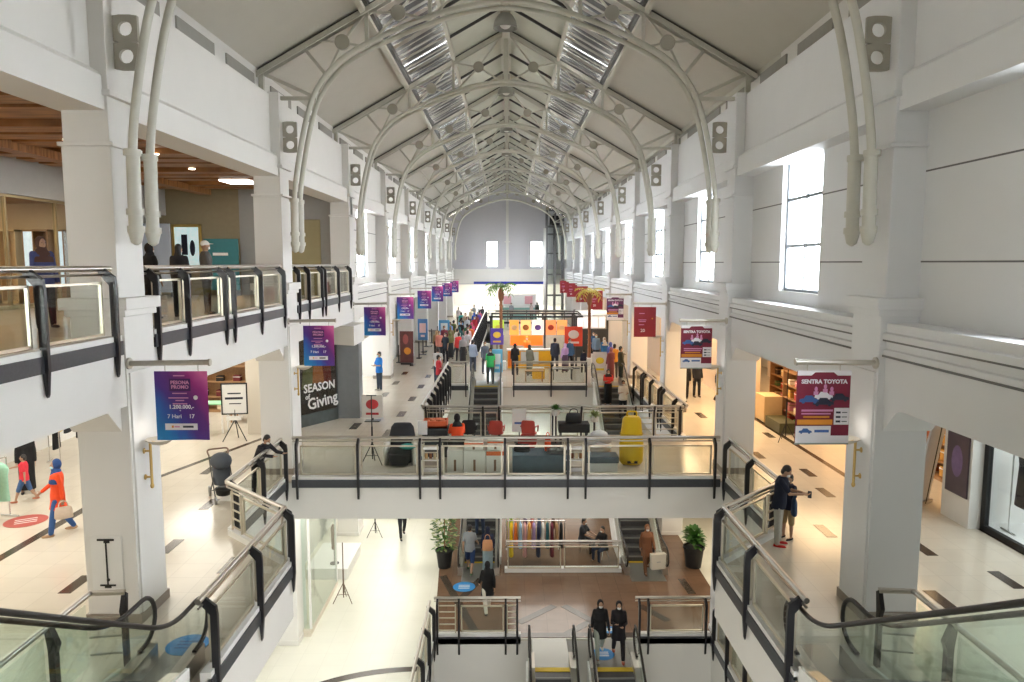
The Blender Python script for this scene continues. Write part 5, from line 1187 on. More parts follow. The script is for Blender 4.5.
def pose_joints(p, h):
    """figure faces -Y; h total height; p: pose dict"""
    k = h/1.7; J = {}
    hipz = p.get('hip', .90)*k; lean = R(p.get('lean', 0))      # lean forward
    J['pel'] = V((0, 0, hipz))
    def up(v): return J['pel']+rotx(v*k, lean)                    # forward is -Y, so a positive lean tips to -Y
    J['waist'] = up(V((0, 0, .16))); J['chest'] = up(V((0, 0, .36))); J['sh'] = up(V((0, .01, .50)))
    nod = R(p.get('nod', 0)); J['neck'] = up(V((0, .01, .55)))
    J['head'] = J['neck']+rotx(V((0, -.012, .125))*k, lean*.6+nod); J['hrot'] = lean*.6+nod
    for s, nm in ((-1, 'r'), (1, 'l')):
        J['S'+nm] = up(V((s*.158, .01, .478)))
        ua, ub = p.get('arm_'+nm, (6, 8)); fa = p.get('fore_'+nm, 12); sp = R(ub)
        d = rotx(V((s*math.sin(sp), 0, -math.cos(sp))), -R(ua)*1)  # ua forward swing
        d = V((d.x, -abs(d.y) if ua > 0 else abs(d.y), d.z))
        J['E'+nm] = J['S'+nm]+d*.29*k
        inw = p.get('in_'+nm, 0); t = R(ua+fa)
        d2 = V((-s*math.sin(R(inw))+s*.04, -math.sin(t)*math.cos(R(inw)), -math.cos(t))).normalized()
        J['W'+nm] = J['E'+nm]+d2*.25*k; J['D'+nm] = d2
        J['H'+nm] = J['pel']+V((s*.09*k, 0, -.02*k))
        th = R(p.get('thigh_'+nm, 0)); kn = R(p.get('knee_'+nm, 0)); ab = R(p.get('spread', 3))
        d = V((s*math.sin(ab), -math.sin(th), -math.cos(th))).normalized(); J['K'+nm] = J['H'+nm]+d*.42*k
        d = V((s*math.sin(ab)*.3, -math.sin(th-kn), -math.cos(th-kn))).normalized(); J['A'+nm] = J['K'+nm]+d*.40*k
    J['k'] = k; return J
def torso_rings(J, g, z0=-.10, top=True, wide=1.):
    k = J['k']; out = []
    pel, wst, ch, sh, nk = J['pel'], J['waist'], J['chest'], J['sh'], J['neck']
    def rg(c, rx, ry): out.append((c.x, c.y, c.z, rx*k*wide+g, ry*k*wide+g))
    low = pel+(pel-wst).normalized()*(-z0*k) if z0 < 0 else pel
    if z0 < -.02: rg(low, .165, .125)
    rg(pel, .17, .125); rg(wst, .145, .105); rg(ch, .17, .122); rg(ch.lerp(sh, .6), .175, .11)
    if top: rg(sh, .13, .085); rg(nk, .06, .06)
    return out
def hand(mb, J, nm, fine):
    k = J['k']; w = J['W'+nm]; d = J['D'+nm]; s = -1 if nm == 'r' else 1
    side = V((0, 1, 0)) if abs(d.y) < .8 else V((1, 0, 0)); side = (side-d*side.dot(d)).normalized(); nrm = d.cross(side).normalized()
    M = Matrix((side, nrm, d)).transposed()
    mb.ell(w+d*.045*k, (.036*k, .016*k, .052*k), 10, 6, M)
    if not fine: mb.ell(w+d*.11*k, (.03*k, .015*k, .05*k), 8, 5, M); return
    inn = nrm*(-1 if nrm.dot(V((-s, 0, 0))) < 0 else 1)
    for j, (o, l) in enumerate(((-.027, .062), (-.009, .075), (.009, .07), (.027, .055))):
        a = w+d*.085*k+side*o*k; b = a+(d*.9+inn*.25).normalized()*l*.55*k; c = b+(d*.6+inn*.75).normalized()*l*.5*k
        cap(mb, [a, b, c], [.0095*k, .009*k, .008*k], 8)
    a = w+d*.03*k-side*.03*k; b = a+(d*.6-side*.75).normalized()*.04*k; c = b+(d*.85-side*.2+inn*.3).normalized()*.035*k
    cap(mb, [a, b, c], [.012*k, .011*k, .009*k], 8)
def foot(mb, a, J, r=1., turn=0., toe=0.):
    k = J['k']; sole = a.z-.075*k
    mb.ell((a.x, a.y-.055*k, a.z-.042*k), (.043*k*r, .125*k*r, .036*k*r), 12, 6); mb.ell((a.x, a.y+.015*k, a.z-.03*k), (.04*k*r, .05*k*r, .045*k*r), 10, 6)
def hM(J): return Matrix.Rotation(J['hrot'], 3, 'X')
def person(label, loc, rz, h, pose, outfit, fine=False, group=None, cache=None):
    """outfit: dict(top, sleeve 0..1, bottom, btype 'trousers'|'shorts'|'skirt'|'dress', head 'hair'|'hijab'|'long'|'cap', headc, mask, shoes, skin)"""
    t = thing('person', label, 'person', loc, rz, group)
    o = outfit; J = pose_joints(pose, h); k = J['k']; vox = .0095 if fine else .02
    key = (cache, tuple(sorted((a, b) for a, b in pose.items())), round(h, 2)) if cache else None
    skin = o.get('skin', SKIN)
    def part(nm, keyx, fn, m, vx=None, sm=3, par=None):
        ck = (key, nm, keyx) if key else None
        if ck and ck in PC: me = PC[ck]
        else:
            mb = MB(); fn(mb); me = remesh(mb, vx or vox, sm); me.name = nm; me.materials.append(m)
            if ck: PC[ck] = me
        ob = link(nm, me, par or t)
        if me.materials[0] != m:
            ob.material_slots[0].link = 'OBJECT'; ob.material_slots[0].material = m
        return ob
    def body(mb):
        mb.loft(torso_rings(J, -.012*k), 18); cap(mb, [J['neck']-V((0, 0, .05*k)), J['head']], [.055*k, .05*k])
        H = hM(J); mb.ell(J['head'], (.073*k, .092*k, .112*k), 16, 10, H); mb.ell(J['head']+H @ V((0, -.022*k, -.055*k)), (.055*k, .062*k, .062*k), 14, 8, H)
        mb.ell(J['head']+H @ V((0, -.098*k, -.012*k)), (.012*k, .018*k, .024*k), 8, 6, H)
        for s in (-1, 1): mb.ell(J['head']+H @ V((s*.075*k, .005*k, -.005*k)), (.012*k, .02*k, .03*k), 8, 6, H)
        mb.ell(J['head']+H @ V((0, -.082*k, -.062*k)), (.022*k, .012*k, .01*k), 8, 5, H)
        for nm in 'rl':
            cap(mb, [J['S'+nm], J['E'+nm], J['W'+nm]], [.047*k, .038*k, .025*k]); hand(mb, J, nm, fine)
            cap(mb, [J['H'+nm], J['H'+nm].lerp(J['K'+nm], .5), J['K'+nm]], [.085*k, .075*k, .052*k]); cap(mb, [J['K'+nm], J['K'+nm].lerp(J['A'+nm], .35), J['A'+nm]], [.052*k, .052*k, .034*k]); foot(mb, J['A'+nm], J)
    part('body', 'b', body, skin)
    g = .016*k; bt = o.get('btype', 'trousers')
    def legs(mb, cut=1.):
        r = torso_rings(J, g*.8)[:3]; mb.loft(r, 18)
        for nm in 'rl':
            a, b, c = J['H'+nm], J['K'+nm], J['A'+nm]
            if cut >= 1: cap(mb, [a, a.lerp(b, .5), b], [.095*k, .088*k, .068*k]); cap(mb, [b, b.lerp(c, .35), b.lerp(c, .97)], [.068*k, .066*k, .055*k])
            else: cap(mb, [a, a.lerp(b, .5), b.lerp(c, .08)], [.097*k, .093*k, .078*k])
    def skirt(mb, top=False):
        fz = min(J['Ar'].z, J['Al'].z); mid = (J['Ar']+J['Al'])/2; kn = (J['Kr']+J['Kl'])/2; sp = abs(J['Ar'].y-J['Al'].y)/2
        r = [(mid.x, mid.y, fz+.03*k, .19*k, .15*k+sp*.9), (kn.x, kn.y, kn.z, .185*k, .15*k+sp*.5)]+torso_rings(J, g*1.3)[1:3]
        mb.loft(r, 20)
    if bt in ('trousers', 'shorts'): part('trousers' if bt == 'trousers' else 'shorts', bt, lambda mb: legs(mb, 1. if bt == 'trousers' else .5), o['bottom'])
    elif bt == 'skirt': part('skirt', bt, skirt, o['bottom'])
    sl = o.get('sleeve', 1.); tl = o.get('tunic', 0)
    def top(mb):
        if bt == 'dress': skirt(mb)
        rr = torso_rings(J, g*1.25, -.12)
        if tl:
            c = J['pel']-V((0, 0, .30*k)); rr = [(c.x, c.y, c.z, .20*k+g, .16*k+g)]+rr
        mb.loft(rr, 20)
        for nm in 'rl':
            s, e, w2 = J['S'+nm], J['E'+nm], J['W'+nm]
            if sl > .6: cap(mb, [s, e, e.lerp(w2, .93)], [.058*k, .05*k, .042*k])
            else: cap(mb, [s, s.lerp(e, .75)], [.06*k, .06*k])
    part('dress' if bt == 'dress' else 'top', (bt, sl > .6, tl), top, o['top'])
    hd = o.get('head', 'hair'); H = hM(J)
    if hd == 'hijab':
        def hj(mb):
            mb.ell(J['head']+H @ V((0, .022*k, .012*k)), (.092*k, .098*k, .128*k), 16, 10, H); mb.ell(J['head']+H @ V((0, -.012*k, -.10*k)), (.085*k, .085*k, .05*k), 14, 8, H)
            n = J['neck']; c = J['chest']; q = o.get('drape', .30)
            m2 = n.lerp(c, min(1, q*2.2)); lo = n.lerp(c, q*4); mb.loft([(lo.x, lo.y-.01*k, lo.z, .20*k, .145*k), (m2.x, m2.y-.005*k, m2.z, .19*k, .13*k), (n.x, n.y-.005*k, n.z+.02*k, .09*k, .09*k)], 18)
        part('headscarf', ('hj', o.get('drape', .3)), hj, o['headc'])
    elif hd == 'cap':
        def cp(mb): mb.ell(J['head']+H @ V((0, .01*k, .045*k)), (.084*k, .1*k, .085*k), 14, 8, H); mb.ell(J['head']+H @ V((0, -.12*k, .045*k)), (.06*k, .07*k, .012*k), 12, 6, H)
        part('cap', 'cp', cp, o['headc'])
    else:
        def hr(mb):
            mb.ell(J['head']+H @ V((0, .022*k, .038*k)), (.083*k, .092*k, .098*k), 16, 10, H); mb.ell(J['head']+H @ V((0, .05*k, -.02*k)), (.075*k, .06*k, .08*k), 14, 8, H)
            if hd == 'long': mb.loft([(J['head'].x, J['head'].y+.075*k, J['head'].z-.32*k, .08*k, .03*k), (J['head'].x, J['head'].y+.06*k, J['head'].z-.12*k, .09*k, .045*k), (J['head'].x, J['head'].y+.04*k, J['head'].z, .075*k, .06*k)], 14)
        part('hair', hd, hr, o.get('headc', HAIR))
    if o.get('mask', MASKW): part('face_mask', 'm', lambda mb: mb.ell(J['head']+H @ V((0, -.062*k, -.052*k)), (.056*k, .048*k, .043*k), 12, 8, H), o.get('mask', MASKW))
    if fine:
        e = MB()
        for s in (-1, 1): e.ell(J['head']+H @ V((s*.03*k, -.083*k, .008*k)), (.013*k, .008*k, .007*k), 10, 6, H)
        e.build('eyes', BLACK, t, smooth=60)
    sh = o.get('shoes', BLACK)
    for nm in 'rl':
        part('shoe', 'sh'+nm, lambda mb, nm=nm: foot(mb, J['A'+nm]-V((0, 0, .004*k)), J, 1.1), sh, .012 if fine else .02, 2)
    t['_j'] = 0; del t['_j']
    return t, J
PC = {}
STAND = dict(); STAND2 = dict(arm_r=(12, 10), fore_r=70, in_r=30, spread=4)
WALK = dict(thigh_r=24, knee_r=8, thigh_l=-16, knee_l=18, arm_r=(-18, 8), fore_r=18, arm_l=(20, 8), fore_l=20, hip=.885)
WALK2 = dict(thigh_l=22, knee_l=6, thigh_r=-14, knee_r=20, arm_l=(-15, 8), fore_l=15, arm_r=(22, 10), fore_r=30, hip=.885)
PHONE = dict(arm_r=(25, 8), fore_r=80, in_r=25, arm_l=(20, 8), fore_l=70, in_l=25, nod=12)
LEAN = dict(lean=28, hip=.89, arm_r=(48, 12), fore_r=42, in_r=10, arm_l=(48, 12), fore_l=42, in_l=10, nod=12, thigh_r=-4, thigh_l=8, knee_l=10)
SIT = dict(hip=.47, thigh_r=86, knee_r=86, thigh_l=84, knee_l=84, arm_r=(35, 8), fore_r=45, in_r=15, arm_l=(35, 8), fore_l=45, in_l=15, lean=8, spread=6)
FOLD = dict(arm_r=(20, 10), fore_r=72, in_r=55, arm_l=(20, 10), fore_l=68, in_l=55)
K = cloth
NAVY, JEAN, KHAKI, GREYT, BLK, WHT = K('#151d38'), K('#34588f'), K('#9c8a66'), K('#9aa0a6'), K('#101014'), K('#d9d7d0')
DENIM = K('#3b5a86'); BROWN = K('#6b4a35'); ORANGE = K('#e04a1c'); TEAL = K('#2c7f86')
# nearest figures
standee('white sign board with a red and black swirl behind the tripod on the left walkway', (-4.75, 25.6, 0), .75, .12, .95, '#dcd9d4', '#b02a30')
pw, jw = person('woman in orange top, blue headscarf and jeans walking by the red floor sticker', (-9.25, 14.75, 0), R(-58), 1.6, dict(WALK2, thigh_l=15, thigh_r=-10), dict(top=ORANGE, sleeve=1, bottom=JEAN, head='hijab', headc=K('#27477e'), drape=.36, mask=MASKM, shoes=K('#a8886a'), tunic=1), True)
def at(t, J, nm, off=(0, 0, 0)):
    c, s = math.cos(t.rotation_euler[2]), math.sin(t.rotation_euler[2]); p = J[nm]+V(off); return (t.location[0]+p.x*c-p.y*s, t.location[1]+p.x*s+p.y*c, t.location[2]+p.z)
b = bag('pale beige handbag hanging at the side of the woman in orange', (0, 0, 0), '#c9b6a4', .34, .14, .24); q = at(pw, jw, 'Wl'); b.location = (q[0]+.02, q[1]-.02, q[2]-.40); b.rotation_euler[2] = R(32)
person('child in red shirt and denim skirt reaching toward the shop rack at the left edge', (-11.3, 16.8, 0), R(-75), 1.15, dict(WALK2, arm_r=(62, 10), fore_r=15), dict(top=K('#d2303f'), sleeve=.4, bottom=DENIM, btype='shorts', head='hair', mask=None, shoes=K('#b06a50')), True)
person('woman in black with black headscarf behind the child at the left shop', (-11.7, 17.5, 0), R(30), 1.58, STAND, dict(top=BLK, bottom=BLK, btype='dress', head='hijab', headc=BLK, shoes=BLK), False)
pm, jm = person('man in navy polo and grey trousers with red shoes leaning back at the right railing', (5.46, 14.08, 0), R(62), 1.66, dict(PHONE, arm_r=(38, 6), fore_r=52, arm_l=(30, 6), fore_l=62, nod=26, lean=6), dict(top=K('#121a30'), sleeve=.4, bottom=K('#a9a79f'), head='hair', mask=MASKW, shoes=K('#c22a28')), True)
pg, jg = person('person in dark top and khaki shorts mostly hidden behind the man with red shoes', (5.78, 14.42, 0), R(-60), 1.35, STAND, dict(top=NAVY, sleeve=.4, bottom=KHAKI, btype='shorts', head='hair', mask=MASKW, shoes=BLK), True)
q = at(pm, jm, 'El', (0, 0, 0)); b = bag('blue denim tote bag hanging from the arm of the man at the right railing', (q[0]+.08, q[1]-.02, q[2]-.50), '#2c4462', .34, .12, .36, True, R(75))
t = thing('phone', 'dark phone held by the man at the right railing', 'phone', at(pm, jm, 'Wr', (0.05, -.12, .0)), R(-35)); MB().box(-.036, .036, -.005, .005, -.07, .07).build('case', BLACK, t, bevel=.003, ); MB().box(-.033, .033, -.0065, -.005, -.064, .064).build('screen', mat('phone_screen', (.05, .06, .08), .1), t)
person('person in dark jacket leaning over the left railing near the second column', (-6.0, 17.35, 0), R(65), 1.6, dict(LEAN, lean=30), dict(top=K('#23232a'), sleeve=1, bottom=BLK, head='hair', mask=MASKW), True)
chair('low black stool chair under the orange seller on the bridge', (-1.38, 20.6, 0), R(190), BLACK, DARKS).scale = (1, 1, .84)
person('seller in orange top with black headscarf sitting behind the cartons on the bridge', (-1.38, 20.55, 0), R(190), 1.75, SIT, dict(top=ORANGE, sleeve=1, bottom=BLK, head='hijab', headc=BLK, drape=.2, mask=None), False)
# ground floor
person('woman in black top and pale trousers, left of the pair above the basement escalator', (2.5, 18.4, LG+.014), R(4), 1.58, WALK, dict(top=BLK, sleeve=1, bottom=K('#9fa59a'), head='hijab', headc=BLK, drape=.4, mask=MASKW, shoes=K('#c9c9c4'), tunic=1), True)
person('woman all in black holding her phone, right of the pair above the basement escalator', (2.98, 18.32, LG+.014), R(-5), 1.58, dict(WALK2, **{a: PHONE[a] for a in ('arm_r', 'fore_r', 'in_r', 'arm_l', 'fore_l', 'in_l')}), dict(top=K('#141018'), sleeve=1, bottom=K('#15131c'), head='hijab', headc=BLK, drape=.4, mask=MASKW, shoes=K('#b05a48'), tunic=1), True)
person('woman in black top and white trousers walking away across the brown floor', (-.55, 20.9, LG+.01), R(195), 1.6, WALK, dict(top=BLK, sleeve=1, bottom=K('#d8d4c8'), head='hijab', headc=BLK, drape=.5, mask=None, shoes=BLK, tunic=1), True)
person('person in grey t-shirt and blue shorts stepping onto the far left escalator', (-1.22, 23.7, LG+.014), R(170), 1.7, WALK2, dict(top=K('#8c9298'), sleeve=.4, bottom=K('#1d3560'), btype='shorts', head='hair', mask=None, shoes=K('#3f5a40')), True)
pb, jb = person('woman in navy blouse and pale striped skirt at the foot of the far left escalator', (-.62, 23.75, LG+.014), R(185), 1.6, STAND, dict(top=K('#1c2745'), sleeve=1, bottom=K('#8fa3ad'), btype='skirt', head='hijab', headc=NAVY, mask=None), False)
b = bag('round tan shoulder bag carried by the woman in the striped skirt', (-.62, 23.56-.0, LG+.85), '#c48f68', .36, .16, .36)
person('person in light blue shirt riding up the far left escalator', (-.95, 25.62, LG+.602), R(180), 1.68, STAND, dict(top=K('#8cc3d6'), sleeve=.4, bottom=K('#2f3d58'), head='hair', mask=None, headc=K('#3d6f7a')), False)
pbr, jbr = person('person in brown patterned suit stepping off the far right escalator', (4.75, 23.75, LG+.014), R(5), 1.66, WALK, dict(top=K('#7a4f34'), sleeve=1, bottom=K('#6f4a32'), head='hijab', headc=K('#8a5d40'), drape=.22, mask=MASKW, tunic=1, shoes=BROWN), True)
q = at(pbr, jbr, 'Wl'); t = thing('paper_bag', 'large white paper bag carried off the far right escalator', 'bag', (q[0]+.1, q[1]-.04, q[2]-.66), R(12)); mb = MB(); mb.prism([(-.24, 0), (.24, 0), (.26, .52), (-.26, .52)], lambda u, v, w: (u, w, v), -.09, .09); mb.build('body', mat('paper_white', '#dcd8cc', .7), t, bevel=.006); MB().tube(spline([(-.1, 0, .51), (-.09, 0, .62), (.09, 0, .62), (.1, 0, .51)], 4), .008, 6).build('handle', WHITE, t); MB().box(-.08, .06, -.094, -.09, .25, .27).build('print', GREYT, t)
person('walker in dark trousers far back on the pale ground floor', (-3.95, 26.9, LG), R(20), 1.7, WALK, dict(top=K('#3a3f45'), bottom=K('#1b1d22'), head='hair'), False)
person('person in dark grey shirt sitting behind the bright steel railing on the ground floor', (2.75, 25.6, LG+.01), R(60), 1.65, SIT, dict(top=K('#2c3038'), sleeve=.4, bottom=BLK, head='hair'), False)
person('person in black sitting at the right behind the bright steel railing', (3.45, 24.9, LG+.01), R(-50), 1.6, SIT, dict(top=BLK, bottom=K('#24304a'), head='hair'), False)
for x, y, lb in ((2.75, 25.6, 'round stool under the person in dark grey on the ground floor'), (3.45, 24.9, 'round stool under the person in black at the right of the steel railing')):
    t = thing('stool', lb, 'stool', (x, y, LG+.009), 0, 'stools on the ground floor'); MB().lathe([(.17, .33), (.19, .35), (.18, .375), (.05, .378)], n=18).build('seat', BLACK, t, smooth=40)
    for k in range(3): a = R(120*k); MB().tube([(.08*math.cos(a), .08*math.sin(a), .34), (.17*math.cos(a), .17*math.sin(a), 0)], .015, 6).build('leg', CHROME, t)
# riders and people on the middle level
person('rider in red top and dark skirt on the far right escalator', (4.45, 31.6, -.598), R(0), 1.6, PHONE, dict(top=K('#d03a36'), sleeve=.4, bottom=K('#14141a'), btype='skirt', head='hijab', headc=BLK, drape=.15, mask=MASKW), False)
person('rider in white shirt looking at a phone on the far right escalator', (5.0, 30.9, -.998), R(0), 1.62, PHONE, dict(top=K('#d5cec4'), sleeve=.4, bottom=K('#23262e'), head='hair', mask=MASKW), False)
person('person in green vest and striped trousers at the top of the far left escalator', (-.75, 33.8, .014), R(0), 1.65, STAND, dict(top=K('#35b060'), sleeve=.4, bottom=K('#5a5e62'), head='hijab', headc=BLK, drape=.15), False)
person('man in bright blue shirt standing by the bright store on the left walkway', (-5.62, 32.0, 0), R(-50), 1.72, FOLD, dict(top=K('#1673c8'), sleeve=.4, bottom=K('#2f3b4a'), head='hair', mask=MASKM, shoes=K('#9a9a94')), True)
person('man in grey white shirt walking away on the left walkway by the railing', (-3.2, 33.8, 0), R(185), 1.72, WALK, dict(top=K('#b9b9b7'), sleeve=.4, bottom=K('#28384c'), head='hair', mask=None), False)
person('person in red vest leaning at the left railing of the far well', (-2.95, 31.6, 0), R(100), 1.62, STAND2, dict(top=K('#b02a34'), sleeve=.4, bottom=K('#2a2c34'), head='hair'), False)
# customers at the kiosk
for (x, y, rz, hh, po, of, lb) in (
    (.42, 36.4, 180, 1.6, STAND2, dict(top=BLK, bottom=K('#1c1f2a'), head='hijab', headc=BLK), 'woman in black with backpack shape standing before the yellow counter'),
    (1.15, 36.2, 150, 1.56, STAND, dict(top=K('#77776a'), bottom=K('#77776a'), btype='dress', head='hijab', headc=K('#1a1a1e')), 'woman in long grey green dress before the yellow counter'),
    (2.5, 37.6, 170, 1.75, STAND, dict(top=K('#2b3040'), bottom=K('#1c1f2a'), head='hair'), 'tall man in dark shirt at the right end of the yellow counter'),
    (3.0, 37.3, 200, 1.5, STAND2, dict(top=K('#b694c8'), bottom=K('#4a3550'), btype='skirt', head='hijab', headc=K('#caa6d0')), 'woman in lilac beside the tall man at the kiosk'),
    (3.3, 38.0, 10, 1.68, STAND, dict(top=K('#3f6288'), bottom=BLK, head='hair'), 'person in blue shirt under the orange red board'),
    (3.95, 37.2, 190, 1.2, STAND, dict(top=K('#20243a'), bottom=BLK, head='hair'), 'short person in dark navy near the orange red board'),
    (-1.75, 37.6, 160, 1.66, STAND, dict(top=K('#a9b6d0'), bottom=K('#3f4858'), head='hair'), 'person in pale blue shirt left of the purple board'),
    (-1.1, 36.9, 20, 1.66, STAND, dict(top=K('#59626f'), bottom=K('#30343c'), head='hair'), 'person in slate shirt just left of the light blue board'),
    (1.1, 39.9, 0, 1.62, STAND2, dict(top=K('#e07a2c'), sleeve=.4, bottom=BLK, head='cap', headc=K('#e07a2c')), 'kiosk seller in orange cap behind the counter'),
    (5.0, 34.7, 200, 1.6, STAND2, dict(top=K('#7a3b3c'), bottom=K('#5a3a3c'), btype='dress', head='hijab', headc=K('#8d5558')), 'woman in dusty maroon dress at the right stalls'),
    (5.3, 35.6, 160, 1.66, STAND, dict(top=K('#d08a2c'), bottom=K('#3a3430'), head='hair'), 'person in mustard shirt at the right stalls'),
    (5.25, 36.6, 140, 1.64, STAND2, dict(top=K('#4a5fa8'), bottom=K('#b04a58'), btype='skirt', head='hijab', headc=K('#5c6ab0')), 'woman in blue top and rose skirt at the right stalls'),
    (5.35, 33.9, 100, 1.74, STAND, dict(top=K('#3f3a28'), bottom=K('#1f2620'), head='hair'), 'man in olive dark jacket at the right of the stalls group'),
    (5.0, 40.6, 0, 1.7, STAND, dict(top=K('#6d86a0'), bottom=K('#2a3440'), head='hair', mask=MASKM), 'person in grey blue shirt facing the viewer behind the stall table'),
    (5.3, 39.4, 20, 1.6, STAND, dict(top=K('#2f6ea8'), bottom=BLK, head='hijab', headc=K('#d9d3c8')), 'woman in blue with white headscarf behind the stall table'),
    (5.0, 41.8, -20, 1.68, STAND2, dict(top=K('#1f4468'), bottom=BLK, head='hair'), 'person in deep blue shirt beyond the right stalls'),
):
    person(lb, (x, y, 0), R(rz), hh, po, of, False, 'people around the kiosk and stalls', 'far')
# the queue along the far left railing
crowd = [(-3.9, 42.0, 'salmon pink', '#d98a7c', '#2a3138'), (-3.3, 42.6, 'olive', '#77784a', '#30343a'), (-2.75, 41.6, 'red', '#cf3434', '#20242c'), (-3.45, 40.9, 'dark navy', '#1d2536', '#20242c'), (-2.45, 40.6, 'grey plaid', '#9c9aa0', '#2a2a30'),
         (-3.0, 44.4, 'white', '#d6d3cc', '#3f464f'), (-2.4, 44.8, 'pale pink', '#d8b0b0', '#4a4048'), (-3.6, 46.6, 'khaki', '#8a7d58', '#2e2c28'), (-2.6, 47.8, 'forest green', '#3c6a44', '#22262a'), (-3.1, 49.2, 'black', '#16161a', '#1a1a20'),
         (-2.5, 51.0, 'brown', '#6a4a38', '#2a2622'), (-3.3, 52.0, 'sky blue', '#6fa6d8', '#2a3444'), (-2.4, 53.6, 'crimson', '#b4283c', '#24222a'), (-2.95, 55.2, 'charcoal', '#33363c', '#1c1e22'), (-2.4, 56.8, 'maroon', '#7a2f3a', '#221e22'),
         (-3.3, 57.6, 'beige', '#c4b096', '#3a342c'), (-2.7, 59.8, 'royal blue', '#2f62c0', '#1f2430'), (-2.3, 61.5, 'rose', '#d06a80', '#2a2428'), (-3.1, 63.0, 'cream', '#ddd2ba', '#4a4640'), (-2.5, 64.8, 'slate blue', '#4f6484', '#20262e'), (-2.3, 67.2, 'dark grey', '#44464a', '#1f2023'), (-3.1, 68.0, 'light grey', '#b8babd', '#34383e'), (-4.2, 43.6, 'tan', '#b08d68', '#2c2a28'), (-2.3, 42.9, 'white striped', '#c9c9cc', '#23252a'), (-3.9, 45.4, 'wine', '#6e2436', '#201c20'), (-3.0, 46.3, 'deep teal', '#1f5a60', '#22282c'),
         (-2.3, 46.4, 'orange', '#d8672c', '#2a2420'), (-3.8, 48.4, 'cornflower blue', '#5f86cc', '#23262e'), (-2.4, 49.6, 'bright pink', '#dc4f7c', '#2a2228'), (-3.7, 50.8, 'moss', '#5a6338', '#24261e'), (-2.9, 53.1, 'pearl grey', '#aeb2b8', '#2a2d33'), (-3.4, 54.3, 'espresso', '#3c2a22', '#1a1614'), (-3.7, 59.0, 'turquoise', '#3aa8a8', '#24303a'), (-2.3, 58.6, 'violet', '#6a4a9c', '#221e2a')]
cmb = 0
for i, (x, y, nm, c1, c2) in enumerate(crowd):
    hj = i % 3 == 1
    person(f'person in {nm} {"headscarf and " if hj else ""}top waiting in the queue along the far left railing', (x, y, 0), R((20, 170, 200, -30, 190, 150)[i % 6]), (1.72, 1.58, 1.66)[i % 3], (STAND, STAND2, WALK)[(i//2) % 3] if not hj else STAND, dict(top=K(c1), sleeve=.4 if i % 2 else 1, bottom=K(c2), btype='skirt' if hj else 'trousers', head='hijab' if hj else 'hair', headc=K(c1) if hj else HAIR), False, 'queue along the far left railing', 'far')
# far end and right walkway
for i, (x, y, c1, c2, lb) in enumerate(((7.3, 29.5, '#1c1c20', '#16161a', 'person in black under the second right banner, left one on the glowing floor'), (8.0, 30.3, '#20222a', '#17171c', 'person in black with bag on the glowing right walkway, middle one'), (8.6, 28.9, '#1a1a1e', '#26221f', 'person in dark clothes at the right side of the glowing walkway'),
        (-.6, 73.0, '#4f6a58', '#2a2c30', 'person in dull green beside the far palm trunk'), (.4, 72.3, '#8a8d94', '#26282c', 'person in grey in front of the far white stall'), (2.4, 72.9, '#c9b8b4', '#3a3436', 'person in pale rose at the right of the far white stall'), (3.0, 73.3, '#2c3a33', '#202422', 'person in dark green at the far stall corner'), (-4.4, 66., '#c9c2bc', '#44413f', 'lone person in pale top on the far left walkway'))):
    person(lb, (x, y, 0), R((170, 10, 40)[i % 3]), (1.7, 1.64)[i % 2], (WALK, STAND)[i % 2], dict(top=K(c1), bottom=K(c2), head='hair'), False, 'people far along the hall', 'far')
# gallery, upper left
person('woman with brown headscarf behind the nearest gallery railing', (-8.45, 13.5, 4.42), R(60), 1.66, STAND2, dict(top=K('#3a4270'), sleeve=1, bottom=BLK, head='hijab', headc=K('#4a3028'), drape=.3, mask=None), True)
person('person with black headscarf in front of the pale blue board on the gallery', (-7.55, 15.7, 4.42), R(150), 1.6, STAND, dict(top=BLK, sleeve=1, bottom=BLK, head='hijab', headc=BLK), False)
person('dark haired person in front of the gold framed picture on the gallery', (-7.2, 16.3, 4.42), R(180), 1.6, STAND, dict(top=K('#1c1a20'), sleeve=1, bottom=BLK, head='long'), False)
person('person in white cap and grey jacket between picture and teal board on the gallery', (-6.9, 17.0, 4.42), R(120), 1.7, STAND2, dict(top=K('#5c5a58'), sleeve=1, bottom=K('#2a2c30'), head='cap', headc=K('#d5d2cc')), False)

# ------------------------------------------------------------------ clothes on rails and shelf goods
def rail(label, loc, L, h=1.5, rz=0.):
    t = thing('clothes_rail', label, 'clothes rail', loc, rz, 'clothes rails in the shops')
    MB().tube([(-L/2, 0, h), (L/2, 0, h)], .015, 8).build('hanging_bar', CHROME, t, smooth=40)
    for x in (-L/2, L/2): MB().tube([(x, 0, 0), (x, 0, h)], .015, 8).build('upright', CHROME, t, smooth=40); MB().tube([(x, -.22, .02), (x, .22, .02)], .018, 8).build('foot_bar', CHROME, t, smooth=40)
    return t
def garment_mesh(l, w):
    mb = MB(); n = 8; rows = []
    for zz, ww, dd in ((0, .06, .03), (-.05, .2, .05), (-.12, .24, .055), (-.3, .2, .06), (-l*.7, w*.9, .07), (-l, w, .08)): rows.append((0, 0, zz, dd, ww))
    mb.loft(rows[::-1], 14); mb.tube([(0, 0, 0), (0, 0, .05), (.015, 0, .07)], .006, 5)
    return mb.mesh('garment', smooth=60)
GM = [garment_mesh(.85, .22), garment_mesh(1.15, .26), garment_mesh(.7, .24)]
